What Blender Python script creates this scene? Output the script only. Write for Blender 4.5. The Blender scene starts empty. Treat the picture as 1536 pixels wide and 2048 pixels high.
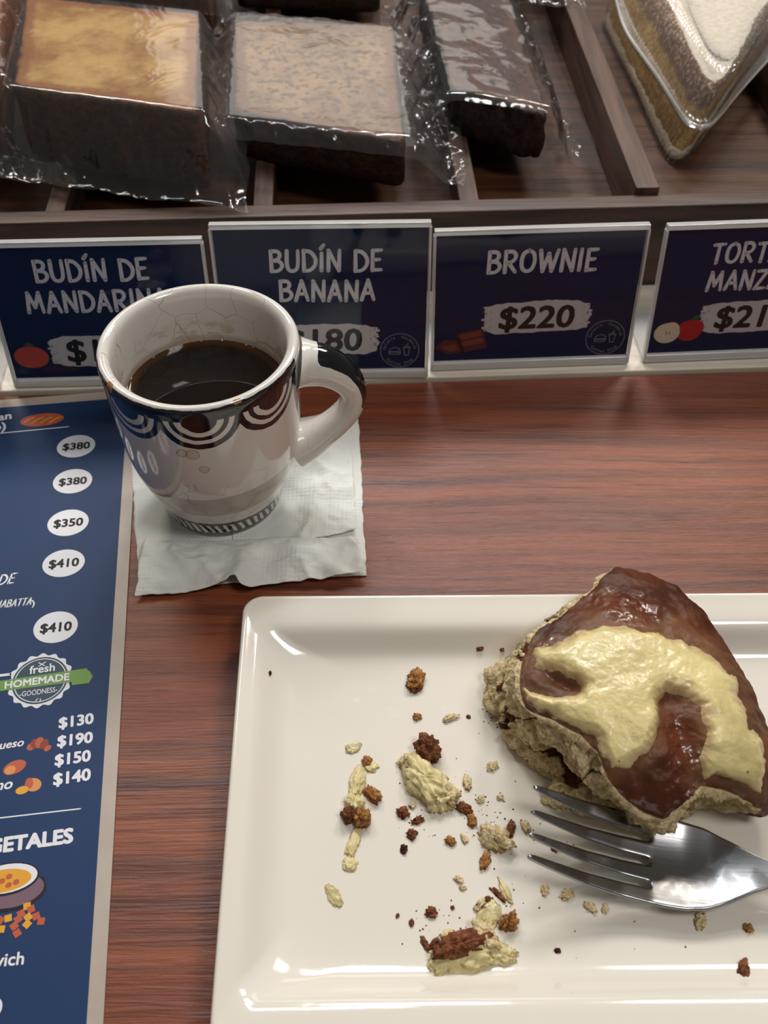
import bpy, math, random
import numpy as np
from mathutils import Vector, Matrix
S = bpy.context.scene
COL = S.collection
pi = math.pi
# ------------------------------------------------------------------ camera
CZ, PITCH, FPX = 0.35, math.radians(48.5), 2066.0
cd = bpy.data.cameras.new('camera'); cam = bpy.data.objects.new('camera', cd); COL.objects.link(cam)
cam.location = (0, 0, CZ); cam.rotation_euler = (pi/2 - PITCH, 0, 0)
cd.sensor_fit = 'VERTICAL'; cd.sensor_height = 36.0; cd.sensor_width = 27.0; cd.lens = 36.0*FPX/2048
cd.clip_start = 0.01; cd.clip_end = 50
cd.dof.use_dof = True; cd.dof.focus_distance = 0.40; cd.dof.aperture_fstop = 18
S.camera = cam
# ------------------------------------------------------------------ world, lamps, exposure
S.view_settings.view_transform = 'Standard'; S.view_settings.look = 'None'
S.view_settings.gamma = 1; S.view_settings.use_curve_mapping = False
S.view_settings.exposure = 0.0
W = bpy.data.worlds.new('world'); S.world = W; W.use_nodes = True
W.node_tree.nodes['Background'].inputs[0].default_value = (1.0, 0.90, 0.80, 1)
W.node_tree.nodes['Background'].inputs[1].default_value = 0.13

def area(name, loc, target, sx, sy, power, color):
    l = bpy.data.lights.new(name, 'AREA'); l.shape = 'RECTANGLE'; l.size = sx; l.size_y = sy
    l.energy = power; l.color = color
    o = bpy.data.objects.new(name, l); COL.objects.link(o); o.location = loc
    o.rotation_euler = (Vector(target)-Vector(loc)).to_track_quat('-Z', 'Y').to_euler()
    return o
for lx, lc, lp in ((-0.52, (1.0, 0.90, 0.78), 4.2), (0.04, (0.96, 0.97, 1.0), 5.6), (0.50, (1.0, 0.91, 0.80), 5.4)):
    area('counter_lamp', (lx, 1.15, 0.98), (lx*.5+.05, 0.3, 0), 0.25, 0.22, lp, lc)
area('display_strip_lamp', (-0.25, 1.0, 1.25), (0, 0.4, 0), 0.6, 0.05, 3.0, (0.88, 0.95, 1.0))
area('far_shop_lamp', (0.02, 2.5, 1.04), (0.0, 0.5, 0), 1.15, 0.42, 3.0, (1.0, 0.95, 0.88))
area('ceiling_lamp', (0.60, -0.15, 1.5), (0, 0.3, 0), 0.35, 0.35, 8.0, (1.0, 0.97, 0.94))

# ------------------------------------------------------------------ helpers
RG = np.random.RandomState(7)
_perm = RG.permutation(256); _perm = np.concatenate([_perm, _perm, _perm])
_grad = RG.normal(size=(256, 3)); _grad /= np.linalg.norm(_grad, axis=1)[:, None]
def noise(P):
    P = np.asarray(P, float); I = np.floor(P).astype(int); F = P-I; I &= 255
    u = F*F*F*(F*(F*6-15)+10); r = 0
    for dx in (0, 1):
        wx = u[..., 0] if dx else 1-u[..., 0]
        for dy in (0, 1):
            wy = u[..., 1] if dy else 1-u[..., 1]
            for dz in (0, 1):
                wz = u[..., 2] if dz else 1-u[..., 2]
                h = _perm[_perm[_perm[(I[..., 0]+dx) & 255]+((I[..., 1]+dy) & 255)]+((I[..., 2]+dz) & 255)]
                g = _grad[h]
                r = r + wx*wy*wz*(g[..., 0]*(F[..., 0]-dx)+g[..., 1]*(F[..., 1]-dy)+g[..., 2]*(F[..., 2]-dz))
    return r*1.6
def fbm(P, s, o=4, off=0.0):
    P = np.asarray(P, float)*s+off; a = 1; t = 0
    for k in range(o):
        t = t+a*noise(P); P = P*2.03+17.1; a *= .5
    return t
def sm(a, b, x):
    t = np.clip((np.asarray(x, float)-a)/(b-a), 0, 1); return t*t*(3-2*t)
CP, SP = math.cos(PITCH), math.sin(PITCH)
def at(px, py, z=0.0):
    """the point of the horizontal plane at height z that the photo shows at this pixel"""
    a = (px-768)/FPX; b = (1024-py)/FPX
    d = Vector((a, CP+b*SP, -SP+b*CP)); t = (z-CZ)/d.z
    return Vector((d.x*t, d.y*t, z))
def topx(P):
    P = np.asarray(P, float); d = P-np.array([0, 0, CZ])
    zz = d[..., 1]*CP-d[..., 2]*SP; up = d[..., 1]*SP+d[..., 2]*CP
    return np.stack([768+FPX*d[..., 0]/zz, 1024-FPX*up/zz], -1)
def inpoly(Q, poly):
    x, y = Q[..., 0], Q[..., 1]; r = np.zeros(x.shape, bool); n = len(poly)
    for i in range(n):
        x0, y0 = poly[i]; x1, y1 = poly[(i+1) % n]
        if y0 == y1: continue
        c = ((y0 > y) != (y1 > y)) & (x < (x1-x0)*(y-y0)/(y1-y0)+x0); r ^= c
    return r
def polydist(Q, poly):
    x, y = Q[..., 0], Q[..., 1]; best = np.full(x.shape, 1e9); n = len(poly)
    for i in range(n):
        x0, y0 = poly[i]; x1, y1 = poly[(i+1) % n]; dx, dy = x1-x0, y1-y0; L = dx*dx+dy*dy+1e-9
        t = np.clip(((x-x0)*dx+(y-y0)*dy)/L, 0, 1)
        best = np.minimum(best, np.hypot(x-x0-t*dx, y-y0-t*dy))
    return np.where(inpoly(Q, poly), best, -best)

def tag(o, label=None, cat=None, group=None, kind=None):
    if label: o['label'] = label
    if cat: o['category'] = cat
    if group: o['group'] = group
    if kind: o['kind'] = kind
    return o
def empty(name, loc=(0, 0, 0), rz=0, label=None, cat=None, group=None):
    o = bpy.data.objects.new(name, None); COL.objects.link(o); o.location = loc; o.rotation_euler = (0, 0, rz)
    o.empty_display_size = .01
    return tag(o, label, cat, group)
def mesh(name, V, F, mats, parent=None, smooth=True, fm=None, origin=None):
    V = np.asarray(V, float)
    o3 = np.zeros(3)
    if origin is not None: o3 = np.array(origin, float); V = V-o3
    me = bpy.data.meshes.new(name); me.from_pydata(V.tolist(), [], [list(map(int, f)) for f in F])
    if not isinstance(mats, (list, tuple)): mats = [mats]
    for m in mats: me.materials.append(m)
    if smooth: me.polygons.foreach_set('use_smooth', [True]*len(me.polygons))
    if fm is not None: me.polygons.foreach_set('material_index', list(map(int, fm)))
    me.update()
    o = bpy.data.objects.new(name, me); COL.objects.link(o); o.location = o3
    if parent is not None: o.parent = parent
    return o
def setcol(o, name, A):
    A = np.asarray(A, float); n = len(o.data.vertices)
    if A.ndim == 1: A = np.stack([A, A, A], 1)
    C = np.ones((n, 4)); C[:, :3] = A
    at_ = o.data.color_attributes.new(name, 'FLOAT_COLOR', 'POINT'); at_.data.foreach_set('color', C.ravel())
def gridfaces(nu, nv, cu=False, cv=False, off=0):
    """vertex index = i*nv+j ; i rows, j columns"""
    F = []
    for i in range(nu if cu else nu-1):
        for j in range(nv if cv else nv-1):
            a = i*nv+j; b = i*nv+(j+1) % nv; c = ((i+1) % nu)*nv+(j+1) % nv; d = ((i+1) % nu)*nv+j
            F.append((a+off, b+off, c+off, d+off))
    return F
def box(name, lo, hi, m, parent=None, bev=.0006, M=None):
    x0, y0, z0 = lo; x1, y1, z1 = hi
    V = [(x, y, z) for x in (x0, x1) for y in (y0, y1) for z in (z0, z1)]
    F = [(0, 1, 3, 2), (4, 6, 7, 5), (0, 4, 5, 1), (2, 3, 7, 6), (0, 2, 6, 4), (1, 5, 7, 3)]
    o = mesh(name, V, F, m, parent, smooth=False)
    if M is not None: o.matrix_local = M
    if bev:
        b = o.modifiers.new('bevel', 'BEVEL'); b.width = bev; b.segments = 2
        o.modifiers.new('wn', 'WEIGHTED_NORMAL')
        o.data.polygons.foreach_set('use_smooth', [True]*6)
    return o
def prism(name, poly, z0, z1, m, parent=None, bev=.0008, smooth=True):
    """vertical prism over a world xy polygon (counter-clockwise)"""
    n = len(poly); V = [(p[0], p[1], z0) for p in poly]+[(p[0], p[1], z1) for p in poly]
    F = [list(range(n))[::-1], list(range(n, 2*n))]+[(i, (i+1) % n, n+(i+1) % n, n+i) for i in range(n)]
    o = mesh(name, V, F, m, parent, smooth=smooth)
    if bev:
        b = o.modifiers.new('bevel', 'BEVEL'); b.width = bev; b.segments = 2; o.modifiers.new('wn', 'WEIGHTED_NORMAL')
    return o
# ---- node graphs with python operators
class X:
    def __init__(s, g, k): s.g = g; s.k = k
    def _m(s, op, *a): return s.g.math(op, s, *a)
    def __add__(s, o): return s._m('ADD', o)
    __radd__ = __add__
    def __sub__(s, o): return s._m('SUBTRACT', o)
    def __rsub__(s, o): return s.g.math('SUBTRACT', o, s)
    def __mul__(s, o): return s._m('MULTIPLY', o)
    __rmul__ = __mul__
    def __truediv__(s, o): return s._m('DIVIDE', o)
    def gt(s, o): return s._m('GREATER_THAN', o)
    def lt(s, o): return s._m('LESS_THAN', o)
    def mx(s, o): return s._m('MAXIMUM', o)
    def mn(s, o): return s._m('MINIMUM', o)
    def sstep(s, a, b): return s.g.maprange(s, a, b)
class G:
    def __init__(s, name):
        s.m = bpy.data.materials.new(name); s.m.use_nodes = True; s.t = s.m.node_tree; s.t.nodes.clear()
        s.out = s.t.nodes.new('ShaderNodeOutputMaterial')
    def put(s, sock, v):
        if isinstance(v, X): s.t.links.new(v.k, sock)
        elif v is not None:
            if isinstance(v, (tuple, list)) and len(v) == 3 and sock.type == 'RGBA': v = (*v, 1)
            sock.default_value = v
    def node(s, typ, out=0, props=None, **kw):
        n = s.t.nodes.new('ShaderNode'+typ)
        for k, v in (props or {}).items(): setattr(n, k, v)
        for k, v in kw.items():
            key = int(k[1:]) if k[0] == '_' and k[1:].isdigit() else k.replace('_', ' ')
            s.put(n.inputs[key], v)
        return X(s, n.outputs[out])
    def math(s, op, *a):
        n = s.t.nodes.new('ShaderNodeMath'); n.operation = op
        for i, v in enumerate(a): s.put(n.inputs[i], v)
        return X(s, n.outputs[0])
    def maprange(s, v, a, b, c=0.0, d=1.0, t='SMOOTHSTEP'):
        n = s.t.nodes.new('ShaderNodeMapRange'); n.interpolation_type = t
        for i, q in enumerate((v, a, b, c, d)): s.put(n.inputs[i], q)
        return X(s, n.outputs[0])
    def mix(s, f, a, b, blend='MIX'):
        n = s.t.nodes.new('ShaderNodeMix'); n.data_type = 'RGBA'; n.blend_type = blend
        s.put(n.inputs[0], f); s.put(n.inputs[6], a); s.put(n.inputs[7], b); return X(s, n.outputs[2])
    def coord(s, kind='Object'):
        n = s.t.nodes.new('ShaderNodeTexCoord'); return X(s, n.outputs[kind])
    def world(s): n = s.t.nodes.new('ShaderNodeNewGeometry'); return X(s, n.outputs['Position'])
    def scale(s, v, x, y, z):
        n = s.t.nodes.new('ShaderNodeMapping'); s.put(n.inputs[0], v); n.inputs['Scale'].default_value = (x, y, z); return X(s, n.outputs[0])
    def sep(s, v):
        n = s.t.nodes.new('ShaderNodeSeparateXYZ'); s.put(n.inputs[0], v); return [X(s, n.outputs[i]) for i in range(3)]
    def comb(s, x, y, z):
        n = s.t.nodes.new('ShaderNodeCombineXYZ'); s.put(n.inputs[0], x); s.put(n.inputs[1], y); s.put(n.inputs[2], z); return X(s, n.outputs[0])
    def noise(s, v, sc, det=4, rough=.55, dist=0.0, out=0):
        return s.node('TexNoise', out, Vector=v, Scale=sc, Detail=det, Roughness=rough, Distortion=dist)
    def voro(s, v, sc, feat='F1', out=0, rnd=1.0):
        return s.node('TexVoronoi', out, {'feature': feat}, Vector=v, Scale=sc, Randomness=rnd)
    def attr(s, name):
        n = s.t.nodes.new('ShaderNodeAttribute'); n.attribute_name = name; return X(s, n.outputs['Color'])
    def bump(s, h, dist, strength=1.0, nrm=None):
        return s.node('Bump', Height=h, Distance=dist, Strength=strength, Normal=nrm)
    def bsdf(s, col, rough=.5, spec=.5, nrm=None, **kw):
        n = s.t.nodes.new('ShaderNodeBsdfPrincipled')
        s.put(n.inputs['Base Color'], col); s.put(n.inputs['Roughness'], rough); s.put(n.inputs['Specular IOR Level'], spec)
        if nrm is not None: s.put(n.inputs['Normal'], nrm)
        for k, v in kw.items(): s.put(n.inputs[k.replace('_', ' ')], v)
        return X(s, n.outputs[0])
    def surf(s, x): s.t.links.new(x.k, s.out.inputs[0]); return s.m
def rgb(r, g, b):
    f = lambda c: (c/255/12.92) if c/255 <= .04045 else ((c/255+.055)/1.055)**2.4
    return (f(r), f(g), f(b))
def plain(name, c, rough=.5, spec=.5, **kw):
    g = G(name); return g.surf(g.bsdf(c, rough, spec, **kw))

# ------------------------------------------------------------------ materials
def m_counter():
    g = G('counter_wood'); p = g.world()
    x, y, z = g.sep(p)
    warp = g.noise(g.scale(p, 3, 3, 3), 2.0, 2)
    q = g.comb(x*1.0, y+warp*.012, z)
    a = g.noise(g.scale(q, 5, 130, 20), 1.0, 7, .66)
    b = g.noise(g.scale(q, 30, 900, 60), 1.0, 4, .6)
    c = g.noise(g.scale(q, 2.2, 16, 5), 1.0, 3)
    col = g.mix(a.sstep(.3, .7), rgb(70, 30, 17), rgb(146, 76, 42))
    col = g.mix(c.sstep(.35, .7)*.75, col, rgb(126, 60, 34))
    pore = b.sstep(.56, .70)
    col = g.mix(pore*.7, col, rgb(44, 20, 14))
    h = b*.6+g.noise(g.scale(q, 40, 300, 60), 1.0, 3)*.6
    n = g.bump(h, .0009, .5)
    n = g.bump(g.noise(p, 900, 3), .0002, .28, n)
    r = .34+g.noise(g.scale(p, 9, 25, 9), 1.0, 3)*.18
    return g.surf(g.bsdf(col, r, .5, n))
def m_traywood(name, c1, c2, ax='x'):
    g = G(name); p = g.coord('Object') if False else g.world()
    s = (8, 120, 120) if ax == 'x' else (120, 8, 120)
    a = g.noise(g.scale(p, *s), 1.0, 5, .6, .3); b = g.noise(g.scale(p, *[k*4 for k in s]), 1.0, 3)
    col = g.mix(a.sstep(.3, .72), c1, c2)
    n = g.bump(a*.5+b*.5, .0006, .5)
    return g.surf(g.bsdf(col, .42, .45, n))
M_COUNTER = m_counter()
M_TRAY = m_traywood('tray_walnut', rgb(44, 29, 22), rgb(90, 64, 51))
M_TRAYD = m_traywood('tray_walnut_lengthwise', rgb(46, 31, 24), rgb(98, 71, 57), 'y')
M_FLOOR = m_traywood('tray_floor_walnut', rgb(44, 24, 15), rgb(88, 54, 33))
M_LEDGE = m_traywood('pale_ledge_wood', rgb(196, 188, 172), rgb(224, 216, 200))
def m_porcelain():
    g = G('plate_porcelain'); p = g.world()
    n = g.bump(g.noise(p, 55, 3), .0006, .12)
    sm_ = g.noise(p, 140, 4).sstep(.58, .72)
    return g.surf(g.bsdf(rgb(231, 225, 213), .10+sm_*.10, .55, n, Coat_Weight=.3, Coat_Roughness=.05))
M_PLATE = m_porcelain()
def m_film(name, milky=.05, base=.07, rough=.10, sc=60, bmp=.6, fres=.75, col=(.95, .95, .95)):
    g = G(name); p = g.world()
    h = g.noise(g.scale(p, 1, 1, 1), sc, 3, .6, .8)
    n = g.bump(h, .004, bmp)
    lw = g.node('LayerWeight', 0, Blend=.25, Normal=n)
    f = (lw*fres+base).mn(.9)
    tr = g.node('BsdfTransparent', Color=(.97, .97, .97))
    gl = g.node('BsdfGlossy', Color=col, Roughness=rough, Normal=n)
    df = g.node('BsdfDiffuse', Color=(.8, .8, .8), Normal=n)
    a = g.node('MixShader', _0=f, _1=tr, _2=gl)
    b = g.node('MixShader', _0=milky, _1=a, _2=df)
    return g.surf(b)
M_FILM = m_film('clear_cellophane', .018, .045, .11, 34, .16, .65)
M_CLAM = m_film('clear_moulded_plastic', .05, .09, .10, 30, .1, .8)
M_ACRYL = m_film('clear_acrylic', .004, .008, .04, 5, .0, .32)
M_FLANGE = m_film('thick_moulded_edge', .22, .16, .10, 5, .0, .8)
M_ACRYLE = m_film('acrylic_edge', .42, .20, .10, 5, .0, .7, (.95, 1, 1))
M_NAVYSIGN = plain('navy_card', rgb(18, 33, 72), .7, .05)
M_LETTER = plain('white_print', rgb(222, 220, 222), .55, .3)
M_BLACKP = plain('black_print', rgb(18, 18, 20), .55, .3)
M_BRUSH = plain('pale_print', rgb(205, 203, 205), .55, .3)

# ------------------------------------------------------------------ setting
def yaw_pts(): pass
YAW = math.atan2(.019, .391)
cy, sy_ = math.cos(YAW), math.sin(YAW)
def line_y(x, y0): return y0+math.tan(YAW)*x          # y0 = value at x = 0
# countertop: a wide wooden board that stops in front of the pale ledge
e = .3975
cnt = prism('countertop', [(-.6, -.02), (.6, -.02), (.6, line_y(.6, e)), (-.6, line_y(-.6, e))], -.03, 0, M_COUNTER, bev=.0015)
tag(cnt, 'polished reddish-brown wooden countertop with horizontal grain under the plate', 'countertop')
led = prism('ledge', [(-.6, line_y(-.6, e+.0012)), (.6, line_y(.6, e+.0012)), (.6, line_y(.6, 1.1)), (-.6, line_y(-.6, 1.1))], -.03, .0015, M_LEDGE, bev=.0008)
tag(led, 'pale ledge strip beyond the brown countertop, carrying the price signs', 'ledge')
# ------------------------------------------------------------------ wooden display tray
tray = empty('display_tray', (0, .47, .0015), YAW, 'dark walnut slatted display tray holding the wrapped cakes', 'tray')
MT = Matrix.Translation((0, .47, .0015)) @ Matrix.Rotation(YAW, 4, 'Z'); MTi = MT.inverted()
def tl(px, py, z): return MTi @ at(px, py, z)
ZR = .0505                                             # rim top in tray space (world .052)
box('front_rim', (-.6, .0, 0), (.6, .0115, ZR), M_TRAY, tray, .0012)
box('tray_bottom', (-.6, .0115, .012), (.6, .62, .026), M_FLOOR, tray, .0005)
box('back_rim', (-.6, .62, 0), (.6, .632, ZR), M_TRAY, tray, .0012)
ZS = ZR-.003
for px, w in ((120, .0105), (527, .0105), (936, .0105)):
    q = tl(px, 385, ZS+.0015)
    box('slat', (q.x-w/2, .0115, .026), (q.x+w/2, .62, ZS), M_TRAYD, tray, .0006)
q = tl(1272, 372, ZS+.0015)
box('divider', (q.x-.004, .0115, .026), (q.x+.009, .62, ZR+.004), M_TRAYD, tray, .001)
for px in (-300, 1700):
    q = tl(px, 375, ZS); box('divider', (q.x-.005, .0115, .026), (q.x+.006, .62, ZR), M_TRAYD, tray, .001)
ZSLAT = ZS+.0015; ZFLOOR = .0275

# ------------------------------------------------------------------ lofts
def quad_contour(P, rad, n=24):
    """rounded polygon through corner points P (ccw), n points per corner + edge"""
    out = []; m = len(P); P = [np.array(p[:2], float) for p in P]
    for i in range(m):
        a, b, c = P[i-1], P[i], P[(i+1) % m]
        u = (a-b)/np.linalg.norm(a-b); v = (c-b)/np.linalg.norm(c-b)
        s, e_ = b+u*rad, b+v*rad
        for t in np.linspace(0, 1, n//2): out.append((1-t)**2*s+2*t*(1-t)*b+t*t*e_)
        nx = P[(i+1) % m]+(-v)*rad
        for t in np.linspace(0, 1, n+2)[1:-1]: out.append(e_*(1-t)+nx*t)
    return np.array(out)
def loft(C, rings, cap=10, capbot=True):
    """C contour (n,2); rings list of (inset metres, z). closes the top with cap concentric rings"""
    c = C.mean(0); R = C-c; L = np.linalg.norm(R, axis=1)[:, None]; n = len(C)
    rows = []
    for ins, z in rings:
        Q = c+R*(1-ins/L); rows.append(np.column_stack([Q, np.full(n, z)]))
    last, zt = rings[-1]
    for k in range(1, cap+1):
        f = 1-k/(cap+.0); f = max(f, .004)
        Q = c+R*(1-last/L)*f; rows.append(np.column_stack([Q, np.full(n, zt)]))
    V = np.concatenate(rows); F = gridfaces(len(rows), n, cv=True)
    if capbot: F.append(tuple(range(n))[::-1])
    F.append(tuple((len(rows)-1)*n+j for j in range(n)))
    return V, F, len(rows), n

# ------------------------------------------------------------------ plate
PC = [at(424+3, 2074, .019), None, None, at(490, 1190, .019)]
px0 = (at(488, 1195, .019).x+at(424, 2040, .019).x)/2-.0005
pa = math.atan2(at(1536, 1183, .019).y-at(510, 1190, .019).y, at(1536, 1183, .019).x-at(510, 1190, .019).x)
PO = np.array([at(486, 1188, .019).x, at(486, 1188, .019).y]); PL, PW = .262, .1665
pux = np.array([math.cos(pa), math.sin(pa)]); puy = np.array([-math.sin(pa), math.cos(pa)])
ZWELL, ZRIM = .0065, .0185
def rrect(x0, y0, x1, y1, r, n=24, ne=46):
    out = []
    cs = [(x1-r, y1-r, 0), (x0+r, y1-r, pi/2), (x0+r, y0+r, pi), (x1-r, y0+r, 1.5*pi)]
    for i, (cx_, cy_, a0) in enumerate(cs):
        for t in np.linspace(0, pi/2, n): out.append((cx_+r*math.cos(a0+t), cy_+r*math.sin(a0+t)))
        nx, ny, na = cs[(i+1) % 4]; s = np.array(out[-1]); e2 = np.array([nx+r*math.cos(na), ny+r*math.sin(na)])
        for t in np.linspace(0, 1, ne+2)[1:-1]: out.append(tuple(s*(1-t)+e2*t))
    return np.array(out)
# plate in local coords: x 0..PL to the right, y -PW..0 ; left inset / top inset differ
prof = [  # (left, top/bottom inset, corner radius, z)
    (.012, .012, .010, .0012), (.0085, .0085, .010, .0005), (.0075, .0075, .010, .0015), (.005, .005, .010, .004),
    (.0012, .0012, .009, ZRIM-.006), (.0002, .0002, .008, ZRIM-.003), (0, 0, .008, ZRIM-.0012), (.0006, .0006, .008, ZRIM-.0002), (.0016, .0016, .0078, ZRIM+.0001),
    (.0028, .0030, .0075, ZRIM-.0004), (.0045, .0085, .007, ZRIM-.0009), (.0065, .0125, .0065, ZRIM-.0014), (.0080, .0145, .0065, ZRIM-.0022),
    (.0100, .0165, .007, ZRIM-.0038), (.0125, .0185, .009, ZRIM-.0062), (.0155, .0208, .012, ZRIM-.0088), (.019, .0235, .015, ZWELL+.0012), (.024, .027, .017, ZWELL+.0003), (.031, .031, .018, ZWELL)]
rows = []
for il, it, r, z in prof:
    c = rrect(il, -PW+it, PL-il, -it, r); rows.append(np.column_stack([c, np.full(len(c), z)]))
npl = len(rows[0]); cc = np.array([PL/2, -PW/2])
for f in (.75, .5, .25, .01):
    c = cc+(rows[len(prof)-1][:, :2]-cc)*f; rows.append(np.column_stack([c, np.full(npl, ZWELL)]))
V = np.concatenate(rows); V[:, 0] += .0030*(-V[:, 1]/PW)
Vw = np.column_stack([PO[0]+V[:, 0]*pux[0]+V[:, 1]*puy[0], PO[1]+V[:, 0]*pux[1]+V[:, 1]*puy[1], V[:, 2]])
Fp = gridfaces(len(rows), npl, cv=True)+[tuple(range(npl))[::-1], tuple((len(rows)-1)*npl+j for j in range(npl))]
pl = mesh('plate', Vw, Fp, M_PLATE, origin=(PO[0]+PL/2, PO[1]-PW/2, 0))
sb = pl.modifiers.new('s', 'SUBSURF'); sb.levels = 1; sb.render_levels = 1
tag(pl, 'white rectangular porcelain plate with raised rims holding the half-eaten bun', 'plate')
_pi = np.array([p[1] for p in prof[8:]]); _pl = np.array([p[0] for p in prof[8:]]); _pz = np.array([p[3] for p in prof[8:]])
def plate_z(x, y):
    d = np.array([x, y])-PO; lx, ly = d@pux, d@puy; lx -= .0030*(-ly/PW)
    return float(max(np.interp(min(-ly, ly+PW), _pi, _pz), np.interp(min(lx, PL-lx), _pl, _pz)))
def onplate(px, py, up=0.0):
    z = ZWELL
    for _ in range(6): q = at(px, py, z); z = plate_z(q.x, q.y)+up
    return at(px, py, z)

# ------------------------------------------------------------------ mug
MUG = Vector((-.0735, .3202, .0014))
def m_mug(inner):
    g = G('crazed_white_glaze' if not inner else 'mug_glaze'); p = g.coord('Object'); x, y, z = g.sep(p)
    wob = g.noise(p, 220, 2)-.5; wob2 = g.noise(g.scale(p, 1, 1, 1), 70, 2, out=1)
    r = g.math('SQRT', x*x+y*y); th = g.math('ARCTAN2', y, x)
    z = z*(1/1.03); zz = z+wob*.0010
    # scallops
    sp = pi/4
    k = (th+math.radians(84)+sp/2+2*pi)/sp
    u = (g.math('FRACT', k)-.5)*sp*.040+wob*.0007
    v = zz-.0800
    d = g.math('SQRT', u*u*.92+v*v*1.12)
    inn = d.lt(.0068); r1 = d.gt(.0093)*d.lt(.0113); r2 = d.gt(.0134)*d.lt(.0162)
    pat = inn.mx(r1).mx(r2)*z.lt(.0845)
    away = g.math('ABSOLUTE', th-math.radians(6)).gt(math.radians(19))
    front = away
    band = zz.gt(.0792)*zz.lt(.0847)
    outer = r.gt(.0374)
    top = pat.mx(band)*outer*front
    # foot band with slanted strokes
    st = g.math('FRACT', (th*1.0+zz*12+wob*.06)*8.2)
    foot = (zz.lt(.0113)*zz.gt(.0093)).mx(zz.lt(.0035)*zz.gt(.0008)).mx(zz.lt(.0105)*zz.gt(.002)*st.gt(.45))
    foot = foot*r.gt(.02)
    blk = top.mx(foot)
    brush = g.noise(g.scale(p, 60, 60, 300), 1.0, 3)
    ink = g.mix(brush.sstep(.3, .75), rgb(8, 9, 12), rgb(30, 34, 44))
    white = g.mix(g.noise(p, 30, 3), rgb(224, 219, 212), rgb(212, 206, 199))
    # crazing lines
    wp = g.node('VectorMath', 0, {'operation': 'ADD'}, _0=p, _1=g.node('VectorMath', 0, {'operation': 'SCALE'}, _0=wob2, Scale=.006))
    cr = g.voro(wp, 72, 'DISTANCE_TO_EDGE').lt(.009)*g.noise(p, 45, 2).sstep(.42, .55)*r.lt(.0375)
    col = g.mix(cr*(.5 if inner else .14), white, rgb(120, 104, 84))
    ins = r.lt(.0362)*z.gt(.02)
    stz = g.maprange(z, .0600, .0650)*(1.0-g.maprange(z+wob*.012, .066, .0735))
    stn = g.noise(g.scale(p, 1, 1, 2.2), 85, 4, .65).sstep(.47, .62)
    col = g.mix(ins*stz*stn*.55, col, rgb(168, 128, 78))
    col = g.mix(ins*(1.0-g.maprange(z, .0615, .0645))*.5, col, rgb(120, 84, 40))
    # brown chips on the lip
    for a, zc_, rr in ((-141, .0860, .0022), (-62, .0872, .0011), (-60, .0873, .0008)):
        a = math.radians(a); q = (.0388*math.cos(a), .0388*math.sin(a), zc_)
        dd = g.node('VectorMath', 1, {'operation': 'DISTANCE'}, _0=p, _1=q)
        col = g.mix((dd+wob*.0022).lt(rr), col, rgb(176, 132, 84))
        blk = blk*(dd+wob*.0022).gt(rr)
    # dried coffee drip below the middle scallop
    for a, zc_, rr in ((-86, .0545, .0022), (-91, .0635, .0030), (-97, .0645, .0024)):
        a = math.radians(a); q = (.0386*math.cos(a), .0386*math.sin(a), zc_)
        dd = g.node('VectorMath', 1, {'operation': 'DISTANCE'}, _0=p, _1=q)+wob*.0018
        col = g.mix(dd.lt(rr)*(.28+.4*dd.gt(rr-.0004)), col, rgb(150, 118, 76))
    col = g.mix(blk, col, ink)
    n = g.bump(g.noise(p, 60, 2)+blk*.02, .0008, .22)
    return g.surf(g.bsdf(col, .09, .55, n, Coat_Weight=.5, Coat_Roughness=.04))
M_MUG = m_mug(True)
mug = empty('mug', MUG, 0, 'white glazed ceramic mug with black scalloped rim, on the napkin', 'mug')
profm = [(.0, .0012), (.0215, .0012), (.0235, .0), (.0258, .0), (.0268, .0014), (.0275, .005), (.0285, .0095), (.0300, .014), (.0326, .020), (.0350, .027), (.0368, .036), (.0378, .046),
         (.0385, .058), (.0391, .070), (.0396, .078), (.0400, .0825), (.0396, .0845), (.0384, .0855), (.0368, .0853), (.0352, .0842), (.0343, .0820), (.0338, .076), (.0334, .068), (.0330, .058), (.0318, .04), (.028, .018), (.018, .008), (.0, .007)]
NS = 144; V = []
for r, z in profm:
    for k in range(NS):
        a = 2*pi*k/NS; w = 1+.006*math.sin(a*2+1)+.003*math.sin(a*3)
        V.append((max(r, 1e-5)*w*math.cos(a), max(r, 1e-5)*w*math.sin(a), z*1.03))
body = mesh('body', V, gridfaces(len(profm), NS, cv=True), M_MUG, mug)
sb = body.modifiers.new('s', 'SUBSURF'); sb.levels = 1; sb.render_levels = 2
# handle: swept ear
def catmull(P, n):
    P = np.array(P, float); out = []
    Q = np.vstack([2*P[0]-P[1], P, 2*P[-1]-P[-2]])
    for i in range(1, len(Q)-2):
        for t in np.linspace(0, 1, n, endpoint=False):
            a, b, c, d = Q[i-1:i+3]
            out.append(.5*((2*b)+(c-a)*t+(2*a-5*b+4*c-d)*t*t+(3*b-3*c+d-a)*t**3))
    out.append(Q[-2]); return np.array(out)
HA = math.radians(4)
path = catmull([(.0392, .0752, .0130, .0086), (.0432, .0744, .0102, .0090), (.0490, .0728, .0088, .0086), (.0548, .0690, .0080, .0076), (.0592, .0635, .0075, .0064), (.0608, .0575, .0072, .0056),
                (.0590, .0495, .0072, .0055), (.0540, .0425, .0074, .0058), (.0480, .0365, .0080, .0066), (.0420, .0320, .0095, .0080), (.0355, .0290, .0115, .0098)], 9)
V = []; T = []; m_ = 28
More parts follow.
